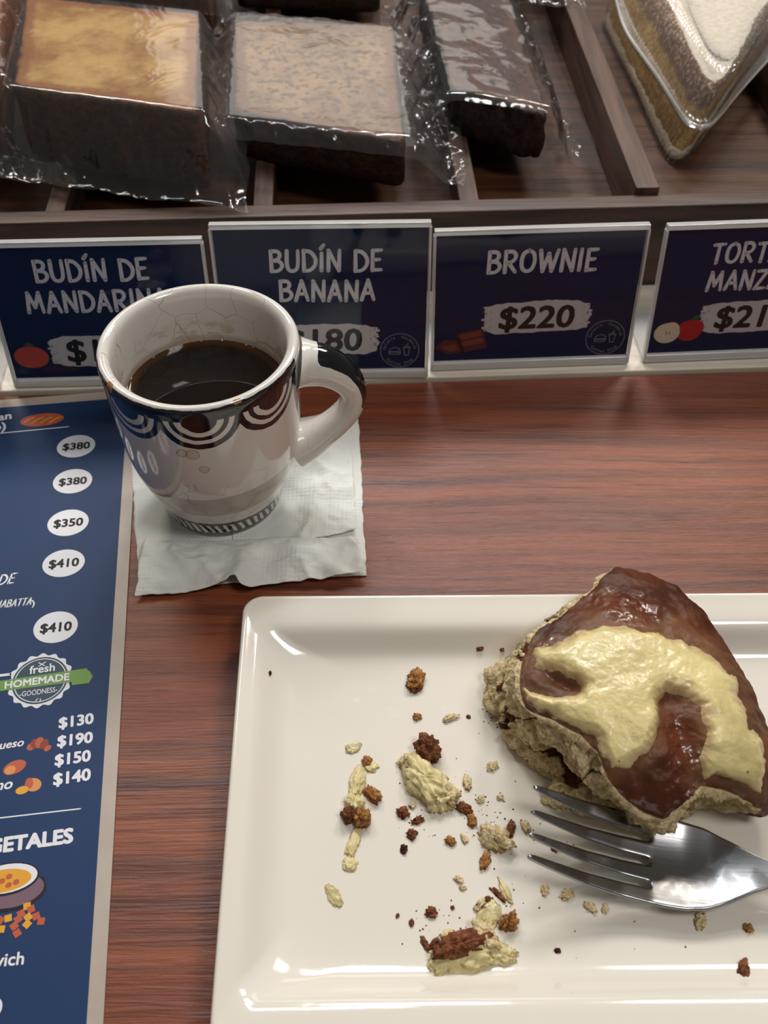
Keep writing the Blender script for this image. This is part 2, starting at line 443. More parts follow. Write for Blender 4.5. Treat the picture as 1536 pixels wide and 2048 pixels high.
for i, (r, z, w, t) in enumerate(path):
    a = path[max(i-1, 0)]; b = path[min(i+1, len(path)-1)]; d = np.array([b[0]-a[0], b[1]-a[1]]); d /= np.linalg.norm(d)
    nr, nz = -d[1], d[0]       # normal in (r,z): points outward/up
    for k in range(m_):
        q = 2*pi*k/m_; cw = math.cos(q); sw = math.sin(q)
        rr = r+nr*t*sw*(-1 if False else 1); z2 = z+nz*t*sw; side = w*cw
        V.append((rr*math.cos(HA)-side*math.sin(HA), rr*math.sin(HA)+side*math.cos(HA), z2)); T.append((i/len(path), sw, cw))
def m_handle():
    g = G('mug_handle_glaze'); p = g.coord('Object'); c = g.attr('ink'); f, _, _ = g.sep(c)
    w = g.noise(p, 160, 3)-.5
    white = g.mix(g.noise(p, 30, 3), rgb(224, 219, 212), rgb(212, 206, 199))
    b = (f+w*.28).gt(.5)
    cr = g.voro(p, 80, 'DISTANCE_TO_EDGE').lt(.012)*.12
    col = g.mix(b, g.mix(cr, white, rgb(120, 104, 84)), rgb(12, 14, 18))
    n = g.bump(g.noise(p, 70, 2)+b*.03, .0010, .3)
    return g.surf(g.bsdf(col, .09, .55, n, Coat_Weight=.5, Coat_Roughness=.04))
hd = mesh('handle', V, gridfaces(len(path), m_, cv=True), m_handle(), mug)
T = np.array(T); setcol(hd, 'ink', np.clip(sm(.10, .17, T[:, 0])*(1-sm(.52, .58, T[:, 0]))*sm(-.1, .75, T[:, 1]+.35*T[:, 2]), 0, 1))
sb = hd.modifiers.new('s', 'SUBSURF'); sb.levels = 1; sb.render_levels = 1
# coffee
g = G('black_coffee'); p = g.coord('Object'); x, y, z = g.sep(p); r = g.math('SQRT', x*x+y*y)
col = g.mix(g.maprange(r, .0285, .0325), rgb(16, 7, 3), rgb(74, 44, 10))
M_COFFEE = g.surf(g.bsdf(col, .03, .5, g.bump(g.noise(p, 40, 2), .0004, .05)))
V = [(0, 0, 0)]; F = []; RC = [.008, .016, .024, .029, .0315, .0325, .0331]
for j, r_ in enumerate(RC):
    for k in range(72): V.append((r_*math.cos(2*pi*k/72), r_*math.sin(2*pi*k/72), .0006*sm(.030, .0331, r_)))
for k in range(72): F.append((0, 1+k, 1+(k+1) % 72))
for j in range(len(RC)-1):
    for k in range(72): a = 1+j*72; F.append((a+k, a+(k+1) % 72, a+72+(k+1) % 72, a+72+k)[::-1])
cf = mesh('coffee', V, F, M_COFFEE); cf.location = MUG+Vector((0, 0, .0618))
tag(cf, 'black coffee filling the lower half of the white mug', 'coffee')
V = []; F = []
rb = random.Random(3)
bub = [(a, .0322) for a in (115, 100, 84, 64, 140, 58, 122)]
for bi, (a, r_) in enumerate(bub):
    s_ = rb.uniform(.0004, .0008); c = np.array([r_*math.cos(math.radians(a)), r_*math.sin(math.radians(a)), .0009]); b0 = len(V)
    for i in range(5):
        for k in range(8):
            ph = i/4*pi/2; V.append(tuple(c+s_*np.array([math.cos(ph)*math.cos(k*pi/4), math.cos(ph)*math.sin(k*pi/4), math.sin(ph)])))
    F += gridfaces(5, 8, cv=True, off=b0)
bo = mesh('froth_bubbles', V, F, m_film('bubble_film', .1, .3, .03, 5, 0), cf); bo['kind'] = 'stuff'

# ------------------------------------------------------------------ napkin
def m_napkin():
    g = G('tissue_paper'); p = g.coord('Object'); x, y, z = g.sep(p)
    d = g.voro(g.scale(p, 1, 1, 0), 520, 'F1', rnd=.12)
    emb = d.sstep(.1, .5)*g.noise(p, 30, 2).sstep(.4, .6)
    f = g.noise(p, 900, 3)
    n = g.bump(emb*.7+f*.5+g.noise(g.scale(p, 80, 400, 80), 1.0, 3)*.8, .00035, .55)
    col = g.mix(g.noise(p, 40, 3), rgb(232, 232, 226), rgb(218, 220, 213))
    return g.surf(g.bsdf(col, .9, .15, n, Subsurface_Weight=.15, Subsurface_Radius=(.004, .004, .004), Subsurface_Scale=.3))
M_NAP = m_napkin()
nap = empty('napkin', (MUG.x, MUG.y-.005, 0), 0, 'crumpled white paper napkin folded under the mug', 'napkin')
def sheet(name, corners, bumpy, base, notch=None, seed=0, n=110, curl=None, mat=None, parent=nap, edge=.0008):
    """corners: bl, br, tr, tl world xy; grid with crumple; z from function"""
    bl, br, tr, tl_ = [np.array(c[:2]) for c in corners]
    U, Vv = np.meshgrid(np.linspace(0, 1, n), np.linspace(0, 1, n)); U = U.ravel(); Vv = Vv.ravel()
    P = ((1-U)*(1-Vv))[:, None]*bl+(U*(1-Vv))[:, None]*br+(U*Vv)[:, None]*tr+((1-U)*Vv)[:, None]*tl_
    if notch is not None: P = notch(U, Vv, P)
    P3 = np.column_stack([P, np.full(len(P), seed*3.1)])
    P[:, 0] += .0006*fbm(P3, 140, 2)*(np.minimum(U, 1-U) < .02); P[:, 1] += .0006*fbm(P3, 150, 2, 5)*(np.minimum(Vv, 1-Vv) < .02)
    rdg = 1-np.abs(fbm(P3, 32, 3)); h = bumpy*(rdg**2*1.0+.35*fbm(P3, 90, 3, 9))
    dm = np.hypot(P[:, 0]-MUG.x, P[:, 1]-MUG.y); h = h*sm(.024, .044, dm)
    z = base+np.maximum(h, 0)*1.0
    if curl is not None: z = z+curl(U, Vv)*sm(.02, .04, dm)
    o = mesh(name, np.column_stack([P, z]), gridfaces(n, n), mat or M_NAP, parent, origin=None)
    o.location = -Vector(parent.location)
    s = o.modifiers.new('solid', 'SOLIDIFY'); s.thickness = .0003; s.offset = 1
    return o
c_bl, c_br, c_tr, c_tl = at(272, 1197), at(733, 1152), at(716, 815), at(262, 915)
def nt(U, Vv, P):
    P = P.copy(); w = np.exp(-((U-.425)/.02)**2)*np.exp(-(Vv/.05)**2); P[:, 1] += .004*w
    P[:, 1] -= .0035*np.exp(-((U-.49)/.06)**2)*np.exp(-(Vv/.2)**2)
    P[:, 1] += .004*np.exp(-((U-1.0)/.1)**2)*0
    return P
sheet('lower_layer', (c_bl+Vector((.001, .004, 0)), c_br, c_tr, c_tl), .0006, .0004, None, 1)
# top layer a little turned, its near edge folded over and puffed up
f_bl, f_br, f_tr, f_tl = at(272, 1198), at(733, 1158), at(722, 840), at(283, 1085)
sheet('folded_flap', (f_bl, f_br, at(712, 1085), at(296, 1088)), .0034, .0014, nt, 2,
      curl=lambda U, Vv: .0050*np.exp(-((U-.46)/.09)**2)*(1-Vv)+.0045*np.sin(pi*np.clip(Vv, 0, 1))**.8*(.6+.4*np.sin(U*9)))
sheet('upper_layer', (at(468, 1120), at(712, 1066), at(700, 835), at(455, 925)), .0026, .0008, None, 3, 90)

# ------------------------------------------------------------------ lettering tools
GL = {  # hand lettered capitals as strokes, height 1
 'B': (.62, [[(.08, 0), (.05, 1)], [(.05, 1), (.38, .98), (.50, .80), (.38, .60), (.08, .54)], [(.08, .54), (.45, .50), (.60, .27), (.42, .04), (.06, 0)]]),
 'U': (.66, [[(.06, 1), (.06, .35), (.16, .06), (.36, .0), (.54, .12), (.60, .4), (.60, 1)]]),
 'D': (.68, [[(.08, 0), (.06, 1)], [(.06, 1), (.40, .92), (.64, .6), (.60, .25), (.36, .03), (.07, 0)]]),
 'I': (.22, [[(.10, 0), (.10, 1)]]), 'Í': (.22, [[(.10, 0), (.10, .86)], [(.06, 1.08), (.20, 1.25)]]),
 'i': (.56, [[(.28, 0), (.28, 1)], [(.05, .98), (.5, 1)], [(.03, 0), (.5, .02)]]),
 'N': (.66, [[(.06, 0), (.06, 1)], [(.06, 1), (.56, .02)], [(.58, 0), (.60, 1)]]),
 'E': (.54, [[(.08, 0), (.06, 1)], [(.06, .98), (.48, 1)], [(.07, .52), (.40, .54)], [(.08, .02), (.50, .03)]]),
 'M': (.84, [[(.04, 0), (.12, 1)], [(.12, 1), (.40, .25)], [(.40, .25), (.66, 1)], [(.66, 1), (.78, 0)]]),
 'A': (.68, [[(.03, 0), (.32, 1)], [(.32, 1), (.64, 0)], [(.14, .34), (.54, .34)]]),
 'R': (.64, [[(.08, 0), (.05, 1)], [(.05, 1), (.40, .97), (.54, .76), (.40, .52), (.08, .46)], [(.22, .46), (.58, 0)]]),
 'O': (.72, [[(.36, 1), (.12, .86), (.04, .5), (.12, .13), (.36, 0), (.58, .13), (.67, .5), (.58, .86), (.36, 1)]]),
 'W': (.92, [[(.03, 1), (.22, 0)], [(.22, 0), (.44, .85)], [(.44, .85), (.66, 0)], [(.66, 0), (.88, 1)]]),
 'T': (.60, [[(.30, 0), (.30, 1)], [(.02, .97), (.58, 1)]]),
 'Z': (.60, [[(.04, .98), (.54, 1)], [(.54, 1), (.04, .02)], [(.04, 0), (.56, .03)]]),
 'C': (.60, [[(.56, .85), (.36, 1), (.12, .84), (.04, .5), (.12, .14), (.36, 0), (.56, .14)]]),
 ' ': (.34, [])}
def ribbon(P, w, taper=.25):
    P = np.array(P, float)
    if len(P) > 2: P = catmull(P, 6)
    n = len(P); V = []; F = []
    for i in range(n):
        d = P[min(i+1, n-1)]-P[max(i-1, 0)]; d = d/np.linalg.norm(d); nn = np.array([-d[1], d[0]])
        ww = w*(1-taper*(i/(n-1))*.6)
        V += [tuple(P[i]+nn*ww/2), tuple(P[i]-nn*ww/2)]
    # round caps
    F = [(2*i, 2*i+1, 2*i+3, 2*i+2) for i in range(n-1)]
    for idx in (0, n-1):
        b = len(V); rr = w/2*(1-taper*(idx/(n-1))*.6)
        V += [(P[idx][0]+rr*math.cos(a), P[idx][1]+rr*math.sin(a)) for a in np.linspace(0, 2*pi, 10, endpoint=False)]
        F.append(tuple(range(b, b+10)))
    return V, F
def hand_text(s, h, w=.17, squeeze=1.0, gap=.16, slant=.03, seed=1):
    """returns list of (V2,F) centred on x=0, baseline 0"""
    r = random.Random(seed); x = 0; parts = []
    for ch in s:
        adv, st = GL[ch]; jy = r.uniform(-.03, .03); 
        for k in st:
            V, F = ribbon([((x+a*squeeze), b+jy) for a, b in k], w)
            parts.append((V, F))
        x += adv*squeeze+gap
    tot = x-gap; res = []
    for V, F in parts: res.append(([((a-tot/2+slant*b)*h, b*h) for a, b in V], F))
    return res, tot*h
_fc = {}
def font_text(s, h, bold=.0, squeeze=1.0, shear=0.0, align='CENTER', space=1.0):
    """default font -> flat polygons, cap height h"""
    c = bpy.data.curves.new('t', 'FONT'); c.body = s; c.size = 1; c.offset = bold; c.shear = shear; c.space_character = space
    c.offset = 0.0; extra = bold
    c.resolution_u = 3; c.align_x = 'LEFT'
    o = bpy.data.objects.new('t', c); COL.objects.link(o)
    dg = bpy.context.evaluated_depsgraph_get(); me = bpy.data.meshes.new_from_object(o.evaluated_get(dg))
    V = np.array([v.co[:2] for v in me.vertices]).reshape(-1, 2); F = [tuple(p.vertices) for p in me.polygons]
    bpy.data.objects.remove(o); bpy.data.curves.remove(c); bpy.data.meshes.remove(me)
    if 'H' not in _fc:
        _fc['H'] = 1.0; c2 = font_text('H', 1.0, 0)[0][0]; _fc['H'] = max(v[1] for v in c2[0])
    k = h/_fc['H']; V = V*k; V[:, 0] *= squeeze
    x0, x1 = V[:, 0].min(), V[:, 0].max()
    dx = {'CENTER': -(x0+x1)/2, 'LEFT': -x0, 'RIGHT': -x1}[align]; V[:, 0] += dx
    if extra <= 0: return [([tuple(v) for v in V], F)], x1-x0
    e3 = extra*k; return [([(v[0]+a*e3, v[1]+b_*e3) for v in V], F) for a, b_ in ((0, 0), (1, .6), (-1, .6), (1, -.6), (-1, -.6), (0, 1), (0, -1))], x1-x0
def flat(name, items, M, z, m, parent, dx=0, dy=0, rot=0):
    """joins 2-D polygons into one thin print lying on the plane M (local xy), lifted z"""
    V = []; F = []; c, s = math.cos(rot), math.sin(rot)
    for k, (v, f) in enumerate(items):
        b = len(V); V += [(a*c-e_*s+dx, a*s+e_*c+dy, z+(k % 8)*1e-6) for a, e_ in v]; F += [tuple(i+b for i in q) for q in f]
    o = mesh(name, V, F, m, parent, smooth=False)
    o.matrix_local = M
    return o
def disc(cx_, cy_, rx, ry, n=40, rot=0.0):
    V = [(cx_+rx*math.cos(t)*math.cos(rot)-ry*math.sin(t)*math.sin(rot), cy_+rx*math.cos(t)*math.sin(rot)+ry*math.sin(t)*math.cos(rot)) for t in np.linspace(0, 2*pi, n, endpoint=False)]
    return (V, [tuple(range(n))])
def poly(*pts): return (list(pts), [tuple(range(len(pts)))])
def ringp(cx_, cy_, r0, r1, n=60, wav=0, amp=0):
    V = []
    for k in range(n):
        t = 2*pi*k/n; w = 1+amp*math.cos(wav*t); V += [(cx_+r0*math.cos(t), cy_+r0*math.sin(t)), (cx_+r1*w*math.cos(t), cy_+r1*w*math.sin(t))]
    return (V, [(2*k, 2*k+1, (2*k+3) % (2*n), (2*k+2) % (2*n)) for k in range(n)])
def line(P, w): V, F = ribbon(P, w, 0); return (V, F)
def arc_text(s, r, a0, a1, h, top=True):
    out = []; n = len(s)
    for i, ch in enumerate(s):
        if ch == ' ': continue
        a = a0+(a1-a0)*(i/(n-1)); it, _ = font_text(ch, h, .02)
        rt = a-pi/2 if top else a+pi/2; c, s_ = math.cos(rt), math.sin(rt); rr = r if top else r+h
        for v, f in it: out.append(([(x*c-y*s_+rr*math.cos(a), x*s_+y*c+rr*math.sin(a)) for x, y in v], f))
    return out
I4 = Matrix.Identity(4)

# ------------------------------------------------------------------ price signs
M_GREYP = plain('grey_logo_print', rgb(120, 124, 138), .6, .3)
M_GREYT = plain('title_print', rgb(222, 220, 226), .55, .3)
def brush(w, h, seed):
    r = random.Random(seed); top = []; bot = []; n = 40; a = b_ = 0
    for k in range(n+1):
        t = k/n; x = -w/2+w*t; e2 = min(t, 1-t)*9; a = a*.7+r.uniform(-.03, .03); b_ = b_*.7+r.uniform(-.03, .03); hh = h/2*min(1, .72+.28*e2)
        top.append((x, hh*(1+a+.06*math.sin(t*5+seed)))); bot.append((x, -hh*(1+b_-.05*math.sin(t*4+seed))))
    strips = [poly(bot[k], bot[k+1], top[k+1], top[k]) for k in range(n)]
    for q in np.linspace(-.72, .72, 12):
        for sg in (-1, 1):
            L = r.uniform(-.01, .035)*w; a_ = h/2*q; hh = h*r.uniform(.035, .06)
            strips.append(poly(*[(sg*x_, y_) for x_, y_ in ((w/2+L, a_), (w/2+L*.7, a_+hh*.7), (w/2-.06*w, a_+hh), (w/2-.06*w, a_-hh), (w/2+L*.7, a_-hh*.7))][::sg]))
    return strips
def logo_items(R):
    it = [ringp(0, 0, R*.955, R, 48)]
    it += arc_text('Colonia', R*.72, math.radians(172), math.radians(112), R*.15)
    it += arc_text('Sandwich', R*.72, math.radians(80), math.radians(10), R*.15)
    it += arc_text('Coffee Shop', R*.72, math.radians(222), math.radians(318), R*.15, False)
    w = R*.045
    it += [line([(-.52*R, -.02*R), (-.45*R, .10*R), (-.25*R, .17*R), (-.05*R, .12*R), (.02*R, 0)], w), line([(-.56*R, -.06*R), (.04*R, -.06*R)], w),
           line([(-.55*R, -.14*R), (-.3*R, -.10*R), (.04*R, -.13*R)], w), line([(-.5*R, -.22*R), (-.02*R, -.22*R)], w), line([(-.5*R, -.22*R), (-.56*R, -.12*R)], w), line([(-.02*R, -.22*R), (.05*R, -.12*R)], w),
           line([(.20*R, .15*R), (.26*R, -.28*R)], w), line([(.26*R, -.28*R), (.44*R, -.28*R)], w), line([(.44*R, -.28*R), (.50*R, .15*R)], w), line([(.16*R, .16*R), (.54*R, .16*R)], w), line([(.22*R, .18*R), (.35*R, .27*R), (.48*R, .18*R)], w), line([(.37*R, .26*R), (.42*R, .42*R)], w)]
    return it
def sign(bl, br, H, lean, label, title=(), price=None, pcx=0, tcx=0, logo=None, art=None, hcap=.0103, seed=1, tys=None, pcy=.021, z0=.0025, psize=.0118, bw=.052, bh=.0172):
    b0, b1 = at(*bl, z0), at(*br, z0); w = (b1-b0).length; yaw = math.atan2(b1.y-b0.y, b1.x-b0.x)
    root = empty('price_sign', b0, yaw, label, 'sign', None)
    ML = Matrix.Rotation(pi/2-math.radians(lean), 4, 'X')       # local xy = panel plane, +z towards the viewer
    T = .0011
    box('front_sheet', (0, 0, 0), (w, H, T), M_ACRYL, root, .0002, ML)
    box('back_sheet', (0, 0, -T-.0006), (w, H, -.0006), M_ACRYL, root, .0002, ML)
    e_ = .0016
    for nm, lo, hi in (('top_edge', (0, H-.0022, -.0022), (w, H+.0004, .0016)), ('side_edge', (-.0004, 0, -.0022), (.0009, H-.0022, .0016)), ('side_edge', (w-.0009, 0, -.0022), (w+.0004, H-.0022, .0016)), ('bottom_edge', (.0009, 0, -.0022), (w-.0009, .0042, .0016))):
        box(nm, lo, hi, M_ACRYLE, root, .0003, ML)
    box('foot', (0, .0005, -.0012), (w, .040, .0008), M_ACRYLE, root, .0003)
    cd_ = box('printed_card', (.0012, .0045, -.0005), (w-.0012, H-.0026, -.0001), M_NAVYSIGN, root, 0, ML)
    P = lambda nm, it, m, dx, dy, z=.0: flat(nm, it, I4, z, m, cd_, dx, dy)
    zz = -.00005
    for i, t in enumerate(title):
        it, _ = hand_text(t, hcap, .19, .92, .15, .04, seed+i); P('title_lettering', it, M_GREYT, tcx, tys[i], zz)
    if price:
        P('brush_stroke', brush(bw, bh, seed), M_BRUSH, pcx, pcy, zz)
        it, _ = font_text(price, psize, .028, 1.08, .06); P('price_lettering', it, M_BLACKP, pcx, pcy-psize*.5, zz+.00003)
    if logo: P('round_logo', logo_items(logo[2]), M_GREYP, logo[0], logo[1], zz)
    if art: art(P, zz)
    return root, w
M_TANG = plain('tangerine_print', rgb(196, 78, 60), .6, .3); M_LEAF = plain('leaf_print', rgb(50, 92, 48), .6, .3)
M_CHO1 = plain('chocolate_print', rgb(92, 40, 36), .6, .3); M_CHO2 = plain('chocolate_light_print', rgb(132, 62, 54), .6, .3); M_CHO3 = plain('chocolate_dark_print', rgb(58, 24, 22), .6, .3)
M_APR = plain('apple_red_print', rgb(186, 34, 40), .6, .3); M_APW = plain('apple_flesh_print', rgb(226, 214, 190), .6, .3); M_APL = plain('apple_pip_print', rgb(170, 150, 120), .6, .3)
def art_tang(P, z):
    P('fruit_print', [disc(0, 0, .0085, .0062)], M_TANG, .0115, .0165, z+.00002); P('leaf_print', [poly((-.003, 0), (0, .0018), (.003, 0), (0, -.0006))], M_LEAF, .0115, .0232, z+.00004)
def art_choc(P, z):
    P('chocolate_print', [poly((-.013, -.002), (-.006, -.0062), (.004, -.0048), (.001, .0012), (-.008, .0025)), poly((-.002, .0055), (.011, .008), (.0135, -.003), (.0015, -.0055))], M_CHO1, .0145, .0145, z+.00002)
    P('chocolate_highlight', [poly((-.001, .0048), (.0098, .0070), (.0108, .0045), (.0005, .0020)), poly((.0004, .0008), (.0110, .0030), (.0118, .0), (.0012, -.0020)), poly((-.010, -.0018), (-.003, -.0004), (-.0005, -.0036), (-.006, -.0046))], M_CHO2, .0145, .0145, z+.00004)
    P('chocolate_shadow', [poly((-.0035, .0065), (-.0015, .0060), (.0025, -.0052), (.0008, -.0058))], M_CHO3, .0145, .0145, z+.00006)
def art_apple(P, z):
    P('apple_print', [disc(.0065, .0, .0066, .0060), disc(.0098, .0012, .0040, .0046)], M_APR, .0145, .017, z+.00002)
    P('apple_half_print', [disc(-.0048, -.0010, .0066, .0058), disc(-.0030, .0008, .0044, .0044)], M_APW, .0145, .017, z+.00004)
    P('apple_core_print', [disc(-.0052, -.001, .0005, .001), disc(-.0034, -.001, .0005, .001)], M_APL, .0145, .017, z+.00006)
    P('leaf_print', [poly((.006, .0058), (.0085, .0088), (.0115, .0080), (.0090, .0058))], M_LEAF, .0145, .017, z+.00006)
sign((-372, 790), (0, 776), .078, 8, 'navy price sign at the photo left edge, only its clear side visible')
S1, w1 = sign((32, 772), (440, 762), .0775, 8, 'navy acrylic price sign lettered BUDIN DE MANDARINA with tangerine, left of the mug', ('BUDÍN DE', 'MANDARINA'), '$180', .048, .049, None, art_tang, seed=3, tys=(.0575, .0415), pcy=.0195)
S2, w2 = sign((454, 757), (854, 751), .0830, 8, 'navy acrylic price sign lettered BUDIN DE BANANA behind the mug handle', ('BUDÍN DE', 'BANANA'), '$180', .050, .0525, (.0875, .0150, .0098), None, seed=5, tys=(.0590, .0435), pcy=.0215)
S3, w3 = sign((862, 738), (1254, 724), .0755, 8, 'navy acrylic price sign lettered BROWNIE with chocolate pieces', ('BROWNIE',), '$220', .052, .0520, (.0880, .0150, .0100), art_choc, seed=11, tys=(.0530,), pcy=.0280, hcap=.0108)
S4, w4 = sign((1286, 722), (1670, 706), .0745, 8, 'navy acrylic price sign for apple cake, with apples printed, at right edge', ('TORTA DE', 'MANZANA'), '$210', .052, .0510, None, art_apple, seed=17, tys=(.0540, .0395), pcy=.0238, hcap=.0097)

# ------------------------------------------------------------------ laminated menu
mz = .0012
A0, A1 = at(248, 910, mz), at(172.4, 2048, mz); vd = (A1-A0).normalized(); ud = Vector((-vd.y, vd.x, 0))   # ud to the right
if ud.x < 0: ud = -ud
tr_ = A0+vd*((at(206, 795.7, mz)-A0).dot(vd)+.001)
menu = empty('menu', (tr_.x, tr_.y, 0), math.atan2(ud.y, ud.x), 'laminated navy blue menu sheet with white prices, left of the plate', 'menu')
def ml(px, py): d = at(px, py, mz)-tr_; return d.dot(ud), -d.dot(vd)
g = G('laminate_margin'); p = g.world()
M_LAM = g.surf(g.bsdf(g.mix(g.noise(p, 60, 3), rgb(190, 178, 166), rgb(166, 152, 140)), .42, .35, g.bump(g.noise(p, 30, 2), .001, .1)))
g = G('menu_navy_print'); p = g.world()
M_MENU = g.surf(g.bsdf(g.mix(g.noise(p, 12, 3), rgb(30, 54, 94), rgb(38, 62, 100)), .5, .2, g.bump(g.noise(p, 25, 2), .001, .08)))
M_MWH = plain('menu_white_print', rgb(226, 226, 230), .5, .35)
def rbox(name, x0, y0, x1, y1, z0, z1, r, m, parent):
    c = rrect(x0, y0, x1, y1, r, 8, 4); n = len(c); V = [(a, b, z0) for a, b in c]+[(a, b, z1) for a, b in c]
    return mesh(name, V, [tuple(range(n))[::-1], tuple(range(n, 2*n))]+[(i, (i+1) % n, n+(i+1) % n, n+i) for i in range(n)], m, parent, smooth=False)
rbox('laminate', -.215, -.325, .0052, .0058, .0002, .0009, .004, M_LAM, menu)
card = rbox('printed_sheet', -.210, -.320, 0, 0, .0003, .0010, .0002, M_MENU, menu)
def mt(nm, it, m, u, v, z=.00108, rot=0): return flat(nm, it, I4, z, m, card, u, v, rot)
def mtext(s, l, r_, hpx, m=M_MWH, bold=.02, rot=0, align='CENTER', squeeze=1.0, shear=0, z=.00108, nm='lettering'):
    (u0, v0), (u1, v1) = ml(*l), ml(*r_); w = math.hypot(u1-u0, v1-v0); it, tw = font_text(s, .01, bold, 1.0, shear)
    if hpx: h = hpx
    else: h = .01*w/tw
    it, tw = font_text(s, h, bold, squeeze if not hpx else (w/ (tw*h/.01)), shear)
    return mt(nm, it, m, (u0+u1)/2, (v0+v1)/2, z, math.atan2(v1-v0, u1-u0) if rot is None else rot)
def oval(l, r_, t, b, m, nm, z=.00104, sc=1.0):
    (ul, vl), (ur, vr), (ut, vt), (ub, vb) = ml(*l), ml(*r_), ml(*t), ml(*b)
    return mt(nm, [disc(0, 0, abs(ur-ul)/2*sc, abs(vt-vb)/2*sc)], m, (ul+ur)/2, (vt+vb)/2, z)
for cx_, cy2, hw, hh, s in ((152, 892, 38, 22, '$380'), (145, 962, 39, 24, '$380'), (136, 1045, 41, 26, '$350'), (127, 1126, 42, 27, '$410'), (111, 1254, 44, 31, '$410')):
    oval((cx_-hw, cy2), (cx_+hw, cy2), (cx_, cy2-hh), (cx_, cy2+hh), M_MWH, 'price_oval')
    mtext(s, (cx_-hw*.70, cy2+hh*.36), (cx_+hw*.70, cy2+hh*.20), 0, M_BLACKP, .03, 0, z=.00112, nm='price_lettering')
for (l, r_), s in zip((((118, 1456), (186, 1446)), ((115, 1493), (184, 1484)), ((110, 1531), (180, 1521)), ((107, 1570), (180, 1559))), ('$130', '$190', '$150', '$140')):
    mtext(s, l, r_, 0, M_MWH, .035, None)
mtext('VEGETALES', (-78, 1715), (144, 1684), 0, M_MWH, .045, None)
mtext('pan', (-18, 843), (22, 837), 0, M_MWH, .03, None)
mtext('o)', (-14, 862), (11, 858), 0, M_MWH, .03, None)
it, w_ = hand_text('DE', .0052, .17, .9, .16, .25); q_ = ml(26, 1166); mt('lettering', it, M_MWH, q_[0]-w_/2, q_[1])
it, w_ = hand_text('CIABATTA', .0036, .17, .72, .12, .2); q_ = ml(61, 1209); mt('lettering', it, M_MWH, q_[0]-w_/2, q_[1])
mtext(')', (64, 1211), (69, 1210), 0, M_MWH, .03, None)
mtext('queso', (-14, 1500), (47, 1491), 0, M_MWH, .02, None, shear=.2)
mtext('mo', (-18, 1582), (24, 1576), 0, M_MWH, .02, None, shear=.2)
mtext('sandwich', (-86, 1941), (46, 1928), 0, M_MWH, .02, None)
mtext('o)', (-24, 2025), (3, 2020), 0, M_MWH, .03, None)
for a, b, w_ in (((-20, 868), (137, 853), .0006), ((-30, 1639), (161, 1617), .0005), ((-30, 1354), (22, 1348), .0012)):
    mt('rule', [line([ml(*a), ml(*b)], w_)], M_MWH, 0, 0)
# bread, croissant and roll pictures
def mcol(n, c): return plain(n, rgb(*c), .5, .3)
M_BR1, M_BR2, M_BR3, M_YEL = mcol('bread_print', (186, 92, 62)), mcol('bread_light_print', (214, 142, 84)), mcol('bread_dark_print', (140, 60, 48)), mcol('soup_print', (222, 160, 52))
def blob(cx_, cy2, w, h, m, nm, rot=0.0, z=.00104): 
    u, v = ml(cx_, cy2); (ua, _), (ub, _) = ml(cx_-w/2, cy2), ml(cx_+w/2, cy2); (_, va), (_, vb) = ml(cx_, cy2-h/2), ml(cx_, cy2+h/2)
    return mt(nm, [disc(0, 0, abs(ub-ua)/2, abs(va-vb)/2, 28, rot)], m, u, v, z)
blob(84, 839, 86, 25, M_BR1, 'loaf_picture', .03)
for k in range(4):
    u, v = ml(58+k*17, 840); mt('loaf_score', [line([(-.003, -.0022), (.0, .0006), (.0032, .0022)], .0009)], M_BR2 if k < 3 else M_YEL, u, v, .00107)
for k, (x, y, w, h, r_) in enumerate(((62, 1493, 18, 14, .6), (70, 1487, 18, 20, .3), (79, 1485, 18, 22, 0), (88, 1488, 16, 20, -.4), (95, 1496, 12, 14, -.8))):
    blob(x, y, w, h, (M_BR1, M_BR3)[k % 2], 'croissant_picture', r_, .00104+k*.00001)
blob(29, 1534, 46, 26, M_BR1, 'roll_picture', .35); blob(20, 1540, 22, 18, M_BR2, 'roll_picture', .35, .00106)
blob(66, 1569, 34, 26, M_BR2, 'croissant_picture', -.4); blob(58, 1566, 16, 22, M_BR1, 'croissant_picture', .1, .00106); blob(44, 1580, 26, 16, M_YEL, 'cheese_picture', .1, .00107)
# soup bowl and croutons
M_BOWL, M_INK = mcol('bowl_print', (120, 92, 106)), mcol('bowl_ink_print', (28, 24, 34))
blob(24, 1786, 136, 72, M_INK, 'bowl_picture', .06, .00104); blob(22, 1782, 130, 66, M_BOWL, 'bowl_picture', .06, .00106)
blob(12, 1758, 132, 66, M_INK, 'bowl_picture', .05, .00108); blob(12, 1757, 124, 58, M_MWH, 'bowl_picture', .05, .0011); blob(4, 1762, 116, 46, M_YEL, 'soup_picture', .05, .00112)
blob(80, 1767, 22, 28, M_INK, 'bowl_handle_picture', 0, .00103); blob(78, 1767, 12, 16, M_MWH, 'bowl_handle_picture', 0, .00105)
for x, y in ((18, 1753), (4, 1762), (32, 1764), (17, 1770)): blob(x, y, 13, 11, M_BR1, 'crouton_picture', .5, .00114)
rr = random.Random(5)
for k, (x, y) in enumerate(((54, 1812), (62, 1818), (42, 1827), (56, 1834), (72, 1832), (36, 1838), (54, 1848), (82, 1842), (28, 1852), (16, 1836), (34, 1866), (0, 1840), (2, 1858))):
    u, v = ml(x, y); s_ = .0017; a = rr.uniform(0, 1.5)
    mt('crouton_picture', [poly(*[(s_*math.cos(a+q*pi/2), s_*math.sin(a+q*pi/2)) for q in range(4)])], M_BR1 if k % 3 else M_YEL, u, v, .00108+k*1e-6)
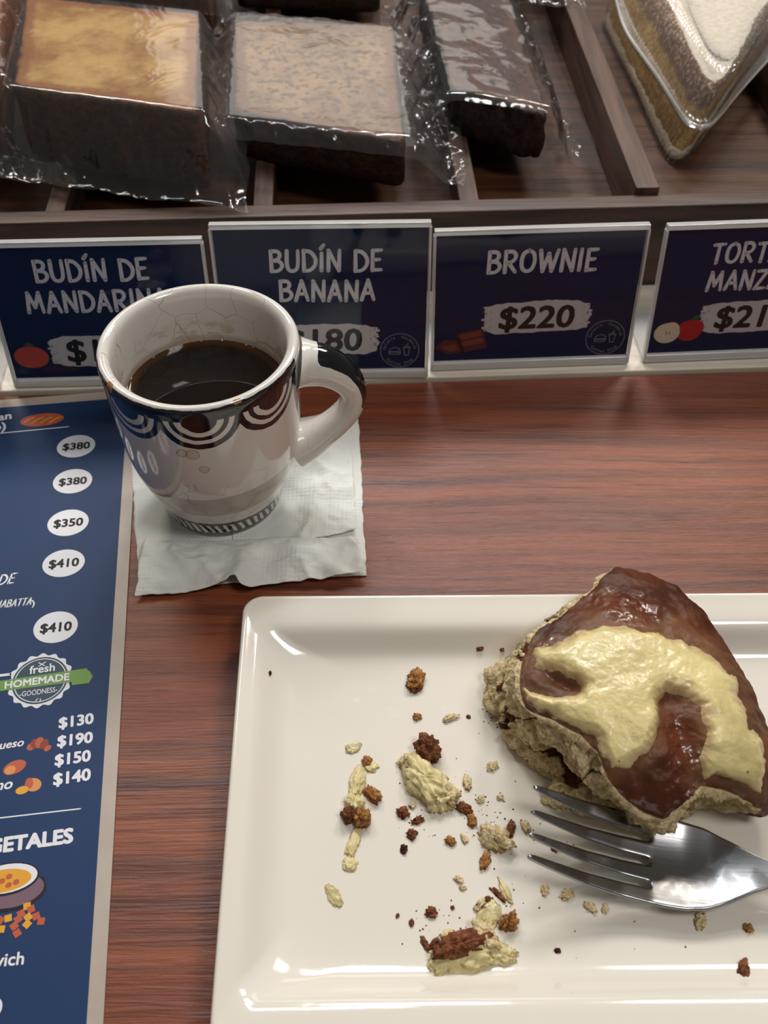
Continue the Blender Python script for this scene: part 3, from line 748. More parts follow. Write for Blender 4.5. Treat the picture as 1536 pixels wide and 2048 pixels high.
# homemade badge
bu, bv = ml(80, 1360); R_ = .0122
M_GRN, M_SLATE = mcol('green_ribbon_print', (112, 152, 76)), mcol('badge_slate_print', (52, 72, 88))
mt('badge', [ringp(0, 0, .0001, R_, 96, 16, .05)], M_MWH, bu, bv, .00106); mt('badge_centre', [disc(0, 0, R_*.89, R_*.89, 48)], M_SLATE, bu, bv, .00108); mt('badge_ring', [ringp(0, 0, R_*.80, R_*.83, 48)], M_MWH, bu, bv, .0011)
rot_ = 0.045
mt('ribbon', [poly((-.0185, -.0022), (.0155, -.0026), (.0195, .0), (.0180, .0030), (-.0185, .0026)), poly((.0125, -.0040), (.0190, -.0042), (.0205, -.0012), (.0190, .0018), (.012, .001))], M_GRN, bu, bv-.0004, .00112, rot_)
it, _ = font_text('HOMEMADE', .0031, .03); mt('badge_lettering', it, M_MWH, bu-.0010, bv-.0018, .00116, rot_)
it, _ = font_text('fresh', .0036, .02, .95); mt('badge_lettering', it, M_MWH, bu+.0004, bv+.0036, .00112, rot_)
it, _ = font_text('-GOODNESS-', .0023, .005, .72); mt('badge_lettering', it, M_MWH, bu, bv-.0065, .00112, rot_)
mt('badge_cutlery', [line([(-.0014, .0084), (.0012, .0066)], .0004), line([(.0014, .0084), (-.0012, .0066)], .0004), line([(-.001, -.0096), (0, -.0084)], .0004), line([(.001, -.0100), (.0010, -.0086)], .0004)], M_MWH, bu, bv, .00112)

# ------------------------------------------------------------------ baked goods helpers
def crumb_mat(name, c1, c2, c3, sc=160, bump=.0012, rough=.75, dark=.55):
    g = G(name); p = g.coord('Object')
    a = g.noise(p, sc, 5, .65); b = g.noise(p, sc*.25, 3); v = g.voro(p, sc*2.2)
    col = g.mix(a.sstep(.35, .7), c1, c2); col = g.mix(b.sstep(dark, dark+.14), col, c3)
    n = g.bump(a+v*.5, bump, .8)
    return g.surf(g.bsdf(col, rough, .3, n))
def cake_mat(name, top1, top2, spot, side1, side2, zt, spotf=.66, rough=.6, amber=rgb(128, 72, 20)):
    """top sponge face with a browned crust on the sides and along the rim"""
    g = G(name); p = g.coord('Object'); x, y, z = g.sep(p)
    a = g.noise(p, 260, 5, .7); b = g.noise(p, 26, 5, .68); c = g.noise(p, 190, 4, .65)
    top = g.mix(b.sstep(.35, .65), top1, top2); top = g.mix(c.sstep(spotf, spotf+.08)*.75, top, spot)
    side = g.mix(a.sstep(.35, .7), side1, side2)  # browned crust, its colour darkened further to stand for shade on the fronts
    e_ = g.attr('crust'); ef, _, _ = g.sep(e_)
    top = g.mix((ef+(b-.5)*.5+(a-.5)*.5).sstep(.04, .32)*.85, top, amber)
    col = g.mix((ef+(b-.5)*.5+(a-.5)*.4).sstep(.42, .68), top, side)
    n = g.bump(a+c, .0010, .6)
    return g.surf(g.bsdf(col, rough, .4, n))
def cake(name, corners, z0, z1, mat, label, rad=.006, amp=.0010, tilt=None, cat='cake', dome=0.0):
    """corners: four world xy points ccw from front-left"""
    C = quad_contour(corners, rad, 30); h = z1-z0
    V, F, nr, n = loft(C, [(.002, z0), (.0005, z0+.002), (0, z0+h*.3), (0, z0+h*.5), (0, z0+h*.7), (0, z1-.004), (.0004, z1-.002), (.0014, z1-.0006), (.0028, z1), (.005, z1)], 26)
    cr = np.concatenate([np.full(n, v) for v in [1]*5+[1, .95, .75, .55, .42]+[.30, .2, .1]+[0]*23])
    c0 = V.mean(0); N = V-c0; N[:, 2] *= 1.5; N /= np.linalg.norm(N, axis=1)[:, None]+1e-9
    V = V+N*(amp*fbm(V, 90, 4))[:, None]
    if tilt is not None: V = tilt(V)
    ctr = (C.mean(0)[0], C.mean(0)[1], z0)
    if label:
        r_ = mesh(name, V, F, mat, origin=ctr); tag(r_, label, cat)
    else: r_ = mesh(name, V, F, mat, origin=ctr)
    setcol(r_, 'crust', cr)
    return r_
def bag(corners, z0, z1, ext, label, seed, parent_cake, wr=.003, tilt=None, n=(120, 120), skew=(0, 0), flapz=.055, topn=.00022):
    """film draped over a cake; ext = (left, right, front, back) flap widths. A part of the packet"""
    P = [np.array(c[:2], float) for c in corners]; c0 = sum(P)/4
    ex = (P[1]-P[0]+P[2]-P[3])/2; ey = (P[3]-P[0]+P[2]-P[1])/2; hx, hy = np.linalg.norm(ex)/2, np.linalg.norm(ey)/2; ex /= 2*hx; ey /= 2*hy
    l, r_, f, b = ext
    U, Vv = np.meshgrid(np.linspace(-hx-l, hx+r_, n[0]), np.linspace(-hy-f, hy+b, n[1])); U = U.ravel(); Vv = Vv.ravel()
    Q = np.column_stack([U, Vv, np.full(len(U), seed*5.3)])
    du = np.maximum(np.abs(U)-hx+.0005, 0); dv = np.maximum(np.abs(Vv)-hy+.0005, 0); d = np.hypot(du, dv)
    fall = sm(0, .026, d)
    z = z1+.0016-(z1-flapz)*fall
    edge = np.minimum(np.minimum(U+hx+l, hx+r_-U), np.minimum(Vv+hy+f, hy+b-Vv)); ek = .15+.85*sm(0, .008, edge)
    z = z+ek*sm(0, .012, d)*wr*((1-np.abs(fbm(Q, 55, 3)))**3*1.6-.8+.5*fbm(Q, 120, 3, 4)) + topn*fbm(Q, 28, 3, 7)*(1-sm(0, .01, d))
    z = np.maximum(z, z0+.001)
    w = sm(.004, .02, d); XY = c0+np.outer(U+w*.004*fbm(Q, 30, 2, 2)+skew[0]*Vv*w, ex)+np.outer(Vv+w*.004*fbm(Q, 30, 2, 3)+skew[1]*U*w, ey)
    V = np.column_stack([XY, z])
    if tilt is not None: V = tilt(V)
    return V, gridfaces(n[1], n[0])

def packet(name, label, pieces, bagspec, cat='cake', group='wrapped cakes in the display tray'):
    pass
GRP = 'bagged cakes on the walnut display tray'
def wrapped(pxq, z0, z1, mat, label, seed, ext, piece='cake_slice', rad=.006, amp=.001, wr=.003, tilt=None, flapz=None, name='wrapped_cake', film=None, topn=.00022):
    """pxq: top-face corners in the photo FL, FR, BR, BL at height z1"""
    cs = [at(x, y, z1) for x, y in pxq]
    c0 = sum(cs, Vector())/4
    root = empty(name, (c0.x, c0.y, z0), 0, label, 'cake', GRP)
    k = cake(piece, [(c.x, c.y) for c in cs], z0+.0004, z1, mat, None, rad, amp, tilt); k.location = Vector(k.location)-root.location; k.parent = root
    V, F = bag([(c.x, c.y) for c in cs], z0, z1, ext, None, seed, None, wr, tilt, flapz=flapz if flapz else z0+.006, topn=topn)
    b = mesh('clear_bag', V, F, film or M_FILM, root); b.location = -Vector(root.location)
    sbb = b.modifiers.new('s', 'SUBSURF'); sbb.levels = 0; sbb.render_levels = 1
    return root
M_CK1 = cake_mat('tangerine_cake', rgb(182, 146, 84), rgb(134, 88, 22), rgb(110, 70, 24), rgb(40, 20, 8), rgb(92, 52, 16), .045)
M_CK2 = cake_mat('banana_cake', rgb(150, 118, 82), rgb(118, 90, 62), rgb(60, 44, 34), rgb(34, 18, 10), rgb(72, 44, 24), .03, .50, .6, rgb(104, 68, 40))
M_BRN = cake_mat('brownie_crumb', rgb(92, 60, 46), rgb(66, 42, 34), rgb(30, 20, 18), rgb(30, 19, 15), rgb(66, 44, 34), .03, .5, .6, rgb(84, 56, 42))
M_PCH = cake_mat('peach_cake', rgb(190, 136, 96), rgb(170, 116, 76), rgb(180, 110, 60), rgb(110, 60, 30), rgb(160, 96, 50), .03)
wrapped([(22, 172), (398, 226), (402, 24), (50, -10)], ZSLAT, .094, M_CK1, 'bagged yellow cake block with browned sides, above the tangerine sign', 1, (.030, .020, .026, .03), rad=.007)
wrapped([(465, 224), (812, 288), (790, 48), (466, 38)], ZSLAT, .076, M_CK2, 'bagged beige speckled cake slab, above the banana sign', 2, (.022, .032, .010, .022), rad=.008, wr=.004)
def br_tilt(V):
    V = V.copy(); x0 = .045; V[:, 2] = V[:, 2]-np.clip(V[:, 0]-x0, 0, .2)*.16
    return V
wrapped([(905, 175), (1100, 205), (1010, -60), (838, -40)], ZSLAT, .078, M_BRN, 'bagged dark chocolate brownie bar, above the brownie sign', 3, (.030, .034, .004, .03), piece='brownie', rad=.006, amp=.0030, wr=.010, tilt=br_tilt, flapz=.040, topn=.0011)
wrapped([(120, -55), (415, -25), (420, -240), (150, -260)], ZSLAT, .094, M_CK1, 'bagged yellow cake behind the front yellow block, top left', 4, (.02, .012, .01, .03))
wrapped([(-330, 120), (-12, 150), (10, -60), (-300, -80)], ZSLAT, .090, M_PCH, 'bagged peach-coloured cake cut off by the left photo edge', 5, (.02, .032, .05, .03), wr=.006)
wrapped([(470, -40), (760, -30), (750, -240), (480, -250)], ZSLAT, .068, M_BRN, 'bagged dark cake at the top edge behind the beige speckled slab', 6, (.01, .01, .01, .02), wr=.004)
wrapped([(900, -90), (1080, -80), (1040, -300), (880, -300)], ZSLAT, .078, M_BRN, 'bagged brownie at the top edge behind the front brownie bar', 7, (.015, .03, .022, .02), piece='brownie', wr=.006, amp=.002)

# ------------------------------------------------------------------ clamshell boxes with cake wedges
M_WEDGE = None
def m_wedge():
    g = G('powdered_sponge'); p = g.coord('Object'); x, y, z = g.sep(p)
    a = g.noise(p, 260, 5, .7); b = g.noise(p, 60, 4, .6); v = g.voro(p, 700)
    c = g.attr('layer'); l, tp, _ = g.sep(c)
    sp = g.mix(a.sstep(.35, .7), rgb(172, 132, 70), rgb(222, 188, 120))
    cr = g.mix(a.sstep(.35, .7), rgb(116, 82, 62), rgb(166, 132, 106))
    wh = g.mix(a.sstep(.3, .7), rgb(236, 228, 212), rgb(214, 202, 182))
    col = g.mix((l+(b-.5)*.5).sstep(.55, .75), sp, cr)
    col = g.mix((g.noise(p, 420, 3)+l*.22).sstep(.74, .84)*.7, col, rgb(226, 214, 198))
    col = g.mix((tp+(b-.5)*.5+(a-.5)*.3).sstep(.42, .55), col, wh)
    n = g.bump(a+v*.3, .0014, .8)
    return g.surf(g.bsdf(col, .8, .25, n))
M_WEDGE = m_wedge()
def clamshell(tip, lft, rgt, z0, label, cream=True, H=.046, lean=(0, 0)):
    """tip, lft, rgt: world xy of the wedge corners at its bottom"""
    T, L, R = [np.array(p[:2]) for p in (tip, lft, rgt)]; c0 = (T+L+R)/3
    root = empty('cake_box', (c0[0], c0[1], z0), 0, label, 'box', 'clear clamshell boxes on the tray')
    def sh(V):
        V = np.array(V, float); k = (V[:, 2]-z0); V[:, 0] += lean[0]*k; V[:, 1] += lean[1]*k; return V
    def grow(s): return [tuple(c0+(p-c0)*s) for p in (T, R, L)]
    # cake wedge
    C = quad_contour(grow(.93), .030, 60); zt = z0+H*.98
    V, F, nr, n = loft(C, [(.001, z0+.002)]+[(0.0004*k, z0+.002+(zt-z0-.006)*k/10) for k in range(1, 11)]+[(.006, zt-.0012), (.008, zt)], 24)
    lay = np.concatenate([np.full(n, v) for v in [0]*5+[.2, .4, .6, .8, 1, 1]+[1, 1]+[1]*24]); tp = np.concatenate([np.full(n, v) for v in [.75]+[.35]+[0]*9+[.3, .6]+[.62+.02*k for k in range(24)]])
    c3 = V.mean(0); N = V-c3; N /= np.linalg.norm(N, axis=1)[:, None]+1e-9; V = V+N*(.0016*fbm(V, 110, 4))[:, None]
    w = mesh('cake_wedge', sh(V), F, M_WEDGE, root); w.location = -Vector(root.location); 
    setcol(w, 'layer', np.column_stack([lay, tp, tp*0]))
    # base cream
    if cream:
        V, F, nr, n = loft(quad_contour(grow(.96), .034, 40), [(.002, z0+.0012), (0, z0+.003), (.001, z0+.006), (.004, z0+.0075), (.006, z0+.008)], 10)
        c3 = V.mean(0); N = V-c3; N[:, 2] = 0; N /= np.linalg.norm(N, axis=1)[:, None]+1e-9; V = V+N*(.0012*fbm(V, 160, 3))[:, None]
        o = mesh('cream_base', sh(V), F, crumb_mat('sugar_cream', rgb(236, 226, 206), rgb(214, 200, 176), rgb(220, 208, 184), 300), root); o.location = -Vector(root.location)
    # ribbed tub
    def shell(name, s0, s1, za, zb, ribs, rr, extra=(), m=M_CLAM, capn=6, top=True, rad=.040):
        C = quad_contour(grow(1), rad, 110); n = len(C); c_ = C.mean(0); D = C-c_; Ln = np.linalg.norm(D, axis=1)[:, None]; D = D/Ln
        seg = np.linalg.norm(np.roll(C, -1, 0)-C, axis=1); arc = np.concatenate([[0], np.cumsum(seg)[:-1]])
        rb_ = (rr*np.sin(arc/ribs*2*pi))[:, None]; rows = []
        prof_ = [(s0+(s1-s0)*t, za+(zb-za)*t, 1.0) for t in np.linspace(0, 1, 10)]+list(extra)
        for off_, z_, rib in prof_: rows.append(np.column_stack([C+D*(off_+rb_*rib), np.full(n, z_)]))
        if top:
            oo, zz_ = prof_[-1][0], prof_[-1][1]
            for k in range(1, capn+1): rows.append(np.column_stack([c_+(C+D*oo-c_)*(1-k/capn*.985), np.full(n, zz_)]))
        V = np.concatenate(rows); o = mesh(name, sh(V), gridfaces(len(rows), n, cv=True), m, root); o.location = -Vector(root.location)
        return o
    zf = z0+H*.60
    shell('tub', 0, .0055, z0+.0006, zf, .0042, .0008, [(.0062, zf+.0004, .3), (.0105, zf+.0006, 0), (.0112, zf+.0012, 0), (.0108, zf-.0012, 0)], top=False)
    zl = z0+H+.010
    shell('lid', .0105, .0065, zf+.0016, zf+.0016, .0042, .0009, [(.0050, zf+.0024, 0), (.0046, zf+.004, .5), (.0020, zl-.004, 1), (.0, zl-.001, 1), (-.003, zl, 1), (-.011, zl, 1), (-.0125, zl-.0010, .2), (-.0135, zl-.0022, 0)], capn=5, rad=.046)
    # thick rolled flange
    C = quad_contour(grow(1), .046, 60); c_ = C.mean(0); D = C-c_; D /= np.linalg.norm(D, axis=1)[:, None]; rows = []
    for k in range(8):
        a = 2*pi*k/8; rows.append(np.column_stack([C+D*(.0112+.0009*math.cos(a)), np.full(len(C), zf+.0010+.0009*math.sin(a))]))
    o = mesh('flange', sh(np.concatenate(rows)), gridfaces(8, len(C), True, True), M_FLANGE, root); o.location = -Vector(root.location)
    return root
tp_ = at(1348, 330, ZFLOOR)
clamshell((tp_.x-.004, tp_.y-.020), (at(1185, 20, ZFLOOR).x, at(1185, 20, ZFLOOR).y), (tp_.x+.092, tp_.y+.158), ZFLOOR, 'clear ribbed clamshell box with a sugar-dusted cake wedge, at the right', lean=(.30, .05))
q = at(1090, -60, ZFLOOR)
clamshell((q.x+.022, q.y+.03), (q.x+.0, q.y+.15), (q.x+.10, q.y+.14), ZFLOOR, 'clear clamshell box with pale cake, behind the front box at top right', lean=(.05, 0))

# ------------------------------------------------------------------ bun
def m_bun():
    g = G('glazed_bun'); p = g.coord('Object'); c = g.attr('zone'); cr, cin_shade, gl = g.sep(c)
    a = g.noise(p, 420, 5, .7); b = g.noise(p, 90, 4, .6); v = g.voro(p, 900); lo = g.noise(p, 28, 3)
    crumb = g.mix(a.sstep(.32, .68), rgb(200, 172, 118), rgb(242, 226, 186)); crumb = g.mix(b.sstep(.58, .75)*.5, crumb, rgb(178, 144, 88))
    crust = g.mix(lo.sstep(.35, .65), rgb(58, 24, 9), rgb(94, 47, 20)); crust = g.mix(v.lt(.16)*.3, crust, rgb(146, 88, 50))
    crust = g.mix(b.sstep(.55, .75)*.5, crust, rgb(70, 28, 16))
    cf_ = (cr+(b-.5)*.35+(a-.5)*.25).sstep(.44, .56)
    col = g.mix(cf_, crumb, crust)
    sp = g.mix(a.sstep(.3, .7), rgb(44, 20, 10), rgb(110, 54, 26))
    col = g.mix((cin_shade+(b-.5)*.6+(a-.5)*.3).sstep(.45, .6), col, sp)
    wet = (gl+(b-.5)*.5).sstep(.4, .65)
    col = g.mix(wet*.35, col, rgb(92, 34, 16)); hal, _, _ = g.sep(g.attr('halo')); col = g.mix(hal*(b*.5), col, rgb(178, 140, 104))
    rough = g.mix(cf_, (.85, .85, .85), (.50, .50, .50)); rr_, _, _ = g.sep(rough)
    n = g.bump(g.noise(p, 1100, 4, .7)+v*.5+a*.4, .0012, .9); n2 = g.bump(b*.6+g.noise(p, 600, 2)*.25, .0012, .5)
    nm = g.node('Mix', 1, {'data_type': 'VECTOR'}, _0=cf_, _4=n, _5=n2)
    return g.surf(g.bsdf(col, rr_-wet*.20, .28, nm, Coat_Weight=wet*.55, Coat_Roughness=.14, Subsurface_Weight=(1.0-cf_)*.15, Subsurface_Radius=(.004, .003, .0015), Subsurface_Scale=.5))
topc = [(1240, 1130, .036), (1300, 1148, .035), (1370, 1192, .034), (1432, 1262, .034), (1482, 1336, .034), (1518, 1415, .033), (1540, 1490, .032), (1548, 1560, .028), (1535, 1618, .022), (1495, 1604, .026), (1450, 1582, .030), (1400, 1572, .034),
        (1372, 1608, .032), (1332, 1648, .027), (1290, 1636, .028), (1245, 1598, .032), (1212, 1556, .036), (1196, 1508, .040), (1158, 1470, .041), (1100, 1440, .041), (1048, 1420, .040), (1030, 1380, .040), (1030, 1330, .040), (1052, 1275, .040), (1112, 1232, .039), (1170, 1190, .038), (1205, 1148, .037)]
basec = [(1262, 1200), (1310, 1215), (1370, 1260), (1420, 1320), (1465, 1400), (1500, 1480), (1520, 1540), (1535, 1600), (1532, 1640), (1490, 1630), (1440, 1622), (1400, 1618), (1370, 1640), (1318, 1662), (1262, 1656), (1200, 1640), (1140, 1624), (1078, 1602), (1112, 1566),
         (1058, 1532), (1022, 1490), (998, 1438), (966, 1400), (985, 1340), (1060, 1290), (1120, 1250), (1200, 1215)]
TW = np.array([at(x, y, z)[:] for x, y, z in topc]); BW = np.array([at(x, y, ZWELL+.001)[:] for x, y in basec])
BC = np.array([*at(1275, 1410, .04)[:2]])
def polar(P, vals):
    d = P[:, :2]-BC; th = np.arctan2(d[:, 1], d[:, 0]); r = np.hypot(d[:, 0], d[:, 1]); o = np.argsort(th); th, r = th[o], r[o]; vv = [np.array(v)[o] for v in vals]
    th = np.concatenate([th[-3:]-2*pi, th, th[:3]+2*pi]); r = np.concatenate([r[-3:], r, r[:3]]); vv = [np.concatenate([v[-3:], v, v[:3]]) for v in vv]
    return th, r, vv
NT = 560; TH = np.linspace(-pi, pi, NT, endpoint=False)
def smoothp(a, k=5):
    for _ in range(k): a = (np.roll(a, 1)+2*a+np.roll(a, -1))/4
    return a
t_, r_, (zv,) = polar(TW, [TW[:, 2]]); RT = smoothp(np.interp(TH, t_, r_), 8); ZT = smoothp(np.interp(TH, t_, zv), 12)
t_, r_, _ = polar(BW, []); RBs = smoothp(np.interp(TH, t_, r_), 3)
# angle range of the whole, baked back/right side
def ang(px, py, z=.035): q = at(px, py, z); return math.atan2(q.y-BC[1], q.x-BC[0])
aL, aR = ang(1215, 1140), ang(1545, 1600)
baked = sm(aR-.03, aR+.10, TH)*(1-sm(aL-.10, aL+.02, TH))
rowsB = []; sI = 120; meta = []
for k in range(sI+1):
    s = k/sI; s = max(s, .002)
    rr = RT*s; z = ZT+(.0475-ZT)*(1-s**2.6)*1.0
    z = z-.0*s
    rowsB.append(np.column_stack([BC[0]+rr*np.cos(TH), BC[1]+rr*np.sin(TH), z])); meta.append(np.column_stack([np.full(NT, s), np.zeros(NT), TH]))
wI = 70
for k in range(1, wI+1):
    s = k/wI
    zz_ = ZT+(ZWELL+.0008-ZT)*s
    # baked side bulges outward then tucks in; torn side goes to the base contour with an undercut
    bul = RT+.0035*np.sin(pi*min(1, s*1.15))-.010*s**3
    tor = RT+(RBs-RT)*(s**1.2)-.0035*np.sin(pi*s)*(1-s)
    rr = baked*bul+(1-baked)*tor
    rowsB.append(np.column_stack([BC[0]+rr*np.cos(TH), BC[1]+rr*np.sin(TH), zz_])); meta.append(np.column_stack([np.ones(NT), np.full(NT, s), TH]))
BV = np.concatenate(rowsB); BM = np.concatenate(meta); nB = len(rowsB)
# smooth normals approx
def grid_normals(V, nr, n):
    G3 = V.reshape(nr, n, 3); du = np.roll(G3, -1, 1)-np.roll(G3, 1, 1); dv = np.empty_like(G3); dv[1:-1] = G3[2:]-G3[:-2]; dv[0] = G3[1]-G3[0]; dv[-1] = G3[-1]-G3[-2]
    N = np.cross(dv, du); N /= np.linalg.norm(N, axis=2)[..., None]+1e-12; return N.reshape(-1, 3)
BN = grid_normals(BV, nB, NT)
if BN[NT*40, 2] < 0: BN = -BN
bk = baked[None, :].repeat(nB, 0).ravel()
wall = sm(.0, .06, BM[:, 1]); torn = np.clip(wall*(1-bk)+sm(.93, 1, BM[:, 0])*(1-bk)*.6, 0, 1)
Qp = topx(BV)
# zones of the top in the photograph's layout (stored per vertex as what the pastry is made of)
left_torn = sm(14, -14, polydist(Qp, [(1200, 1120), (1215, 1150), (1120, 1225), (1068, 1262), (1066, 1330), (1050, 1400), (1046, 1425), (900, 1500), (900, 1200)])*-1)
left_torn = sm(-14, 10, polydist(Qp, [(1190, 1110), (1208, 1152), (1115, 1225), (1062, 1258), (1040, 1310), (1036, 1370), (1040, 1425), (900, 1500), (900, 1150)]))*(BM[:, 0] > .5)
groove = np.zeros(len(BV))
def spot(cx_, cy2, rx, ry, rot=0):
    dx, dy = Qp[:, 0]-cx_, Qp[:, 1]-cy2; c, s = math.cos(rot), math.sin(rot); return np.exp(-(((dx*c+dy*s)/rx)**2+((-dx*s+dy*c)/ry)**2))
# spiral seam valleys on the top
seam = spot(1362, 1440, 34, 78, -.25)*.9+spot(1130, 1362, 48, 14, .35)*1.0+spot(1345, 1395, 20, 14)*.8
topm = (BM[:, 1] == 0)
disp = (.0016*fbm(BV, 48, 3)+.0005*fbm(BV, 200, 3))*(1-torn)+(.0036*fbm(BV, 55, 3, 3)+.0018*fbm(BV, 140, 3, 3)+.0011*(1-2*np.abs(fbm(BV, 300, 3, 8))))*torn
disp = disp-.0042*np.clip(seam, 0, 1)*topm
disp = disp*(1-sm(.9, 1, BM[:, 1])*.7)
crst = np.clip(1-torn-left_torn*.9, 0, 1)
# layers of dough in the torn wall
lay_ = np.abs(((BV[:, 2]+.004*fbm(BV, 60, 2, 1)-.0185)/.0032)); cinn_shade = np.clip(1-lay_, 0, 1)*torn*.9*sm(-.2, .3, fbm(BV, 70, 2, 5))
cinn_shade = np.maximum(cinn_shade, np.maximum(spot(1018, 1440, 26, 22), spot(1040, 1300, 18, 26))*.95*(fbm(BV, 160, 2) > -.2))
cinn_shade = np.maximum(cinn_shade, np.maximum(spot(1345, 1388, 24, 12), spot(1130, 1362, 36, 9, .35))*.8)
gap = np.exp(-((BM[:, 1]-.62-.10*fbm(BV, 40, 2, 3))/.10)**2)*torn*sm(1060, 1100, Qp[:, 0])*(1-sm(1225, 1260, Qp[:, 0]))*(BM[:, 1] > 0)
pit = np.clip(fbm(BV, 190, 3, 12)-.15, 0, 1)*torn*(BM[:, 1] > .02)
cinn_shade = np.maximum(cinn_shade, gap*.75)  # shade inside the open gap is painted in with the cinnamon brown
swl = np.exp(-((BM[:, 1]-.30-.22*np.sin(BM[:, 2]*7)-.06*fbm(BV, 60, 2, 1))/.028)**2)*torn*(BM[:, 1] > .02)
cinn_shade = np.maximum(cinn_shade, swl*.7)
disp = disp-.0025*cinn_shade*torn-.0050*gap-.0035*pit
glz = np.clip(spot(1370, 1500, 44, 90, -.15)+spot(1300, 1600, 90, 34, .25)+spot(1250, 1215, 90, 40, .3)+spot(1100, 1290, 60, 20, -.5)+spot(1130, 1362, 50, 18, .35), 0, 1)*(1-torn)
BV2 = BV+BN*disp[:, None]; 
dp_ = BV2[:, :2]-PO; lx_ = dp_@pux; ly_ = dp_@puy; PZ = np.maximum(np.interp(np.minimum(-ly_, ly_+PW), _pi, _pz), np.interp(np.minimum(lx_, PL-lx_), _pl, _pz))
BV2[:, 2] = np.maximum(BV2[:, 2], PZ+.0005)
bun = empty('cinnamon_bun', (BC[0], BC[1], ZWELL), 0, 'half-eaten glazed cinnamon bun with pale yellow icing on the white plate', 'bun')
bo = mesh('bread', BV2, gridfaces(nB, NT, cv=True)+[tuple((nB-1)*NT+j for j in range(NT))], m_bun(), bun); bo.location = -Vector(bun.location)
# orient faces outward
BREAD = bo; setcol(bo, 'zone', np.column_stack([crst, cinn_shade, glz]))
# icing: a thick skin on the top
ice = [(1066, 1290), (1105, 1292), (1150, 1266), (1200, 1252), (1262, 1254), (1330, 1268), (1392, 1296), (1440, 1330), (1474, 1366), (1480, 1400), (1492, 1440), (1520, 1480), (1534, 1530), (1520, 1588), (1478, 1566), (1430, 1552), (1404, 1556), (1398, 1520), (1414, 1460), (1400, 1414), (1370, 1384), (1335, 1378),
       (1318, 1400), (1322, 1450), (1300, 1500), (1262, 1536), (1222, 1540), (1200, 1502), (1190, 1478), (1160, 1462), (1100, 1436), (1050, 1404), (1046, 1372), (1090, 1388), (1150, 1392), (1166, 1372), (1140, 1352), (1100, 1342), (1070, 1336)]
nt_ = (sI+1)*NT; Vt = BV2[:nt_]; Qt = Qp[:nt_]; 
dI = polydist(Qt+np.column_stack([7*fbm(Vt, 160, 3, 2), 7*fbm(Vt, 160, 3, 6)]), ice)
dA = polydist(Qp+np.column_stack([9*fbm(BV2, 110, 3, 2), 9*fbm(BV2, 110, 3, 6)]), ice)
halo = np.clip(sm(-46, -2, dA)*.75+spot(1215, 1200, 16, 30, .5)*.6+spot(1350, 1238, 22, 12)*.7+spot(1420, 1285, 22, 16)*.5+spot(1375, 1500, 8, 8)*.9, 0, 1)*(1-torn)*(1-spot(1365, 1470, 34, 70, -.2))
setcol(BREAD, 'halo', halo)
thick = .0020*sm(0, 26, dI)+.0007*sm(0, 7, dI)+(.0006*fbm(Vt, 55, 2, 4)+.00012*fbm(Vt, 330, 2))*sm(0, 20, dI)
VI = Vt-BN[:nt_]*disp[:nt_, None]*.55+BN[:nt_]*(thick+.0002)[:, None]; low = dI < 0
VI = np.where((dI > 0)[:, None], np.where((dI < 14)[:, None], Vt+BN[:nt_]*(thick-.0001)[:, None]+(VI-(Vt+BN[:nt_]*(thick-.0001)[:, None]))*sm(0, 14, dI)[:, None], VI), Vt-BN[:nt_]*.0006)
FI = [f for f in gridfaces(sI+1, NT, cv=True) if max(dI[list(f)]) > -3]
used = np.unique(np.array(FI)); rem = -np.ones(nt_, int); rem[used] = np.arange(len(used))
def m_icing():
    g = G('cream_cheese_icing'); p = g.coord('Object'); t, _, _ = g.sep(g.attr('thick'))
    a = g.noise(p, 70, 4); sp = g.voro(p, 190); spn = g.noise(p, 60, 2)
    col = g.mix(a.sstep(.35, .65), rgb(226, 210, 150), rgb(208, 192, 134))
    col = g.mix((1.0-t.sstep(.1, .75))*.55, col, rgb(176, 138, 104))
    col = g.mix(sp.lt(.10)*spn.sstep(.5, .6)*.8, col, rgb(128, 78, 36))
    n = g.bump(g.noise(p, 900, 3, .6)*.5+g.noise(p, 200, 3)*.35, .0008, .45)
    return g.surf(g.bsdf(col, .36, .5, n, Subsurface_Weight=.35, Subsurface_Radius=(.004, .003, .0015), Subsurface_Scale=.6, Coat_Weight=.25, Coat_Roughness=.15))
ic = mesh('icing', VI[used], [tuple(rem[list(f)]) for f in FI], m_icing(), bun); ic.location = -Vector(bun.location)
setcol(ic, 'thick', np.clip(sm(-2, 30, dI[used]), 0, 1)); ic['label'] = 'pale yellow icing smeared over the bun top'

# ------------------------------------------------------------------ crumbs
def lump(name, c, size, mat, seed, rot=0.0, rough=.28, nsub=22, parent=None, flatb=True, warp=None, freq=2.0):
    n1, n2 = nsub, nsub*2; V = []
    sx, sy, sz = size
    for i in range(n1+1):
        ph = pi*i/n1
        for j in range(n2):
            a = 2*pi*j/n2; V.append((math.sin(ph)*math.cos(a), math.sin(ph)*math.sin(a), math.cos(ph)))
    V = np.array(V); Nn = V.copy(); f = 1+rough*(1.25*fbm(V, freq*.8, 4, seed*7.7)+.55*fbm(V, freq*3.0, 3, seed*3.3)); V = Nn*f[:, None]
    if warp: V = warp(V)
    V = V*np.array([sx, sy, sz])/1.0; V[:, 2] = np.maximum(V[:, 2], -.45*sz)+.45*sz
    cc_, ss = math.cos(rot), math.sin(rot); V = np.column_stack([V[:, 0]*cc_-V[:, 1]*ss, V[:, 0]*ss+V[:, 1]*cc_, V[:, 2]])
    o = mesh(name, V, gridfaces(n1+1, n2, cv=True), mat, parent); o.location = c
    return o
MC_OR = crumb_mat('toasted_crumb', rgb(140, 88, 42), rgb(192, 142, 84), rgb(112, 62, 30), 420)
MC_BR = crumb_mat('brown_crumb', rgb(92, 48, 26), rgb(150, 92, 54), rgb(62, 30, 18), 420)
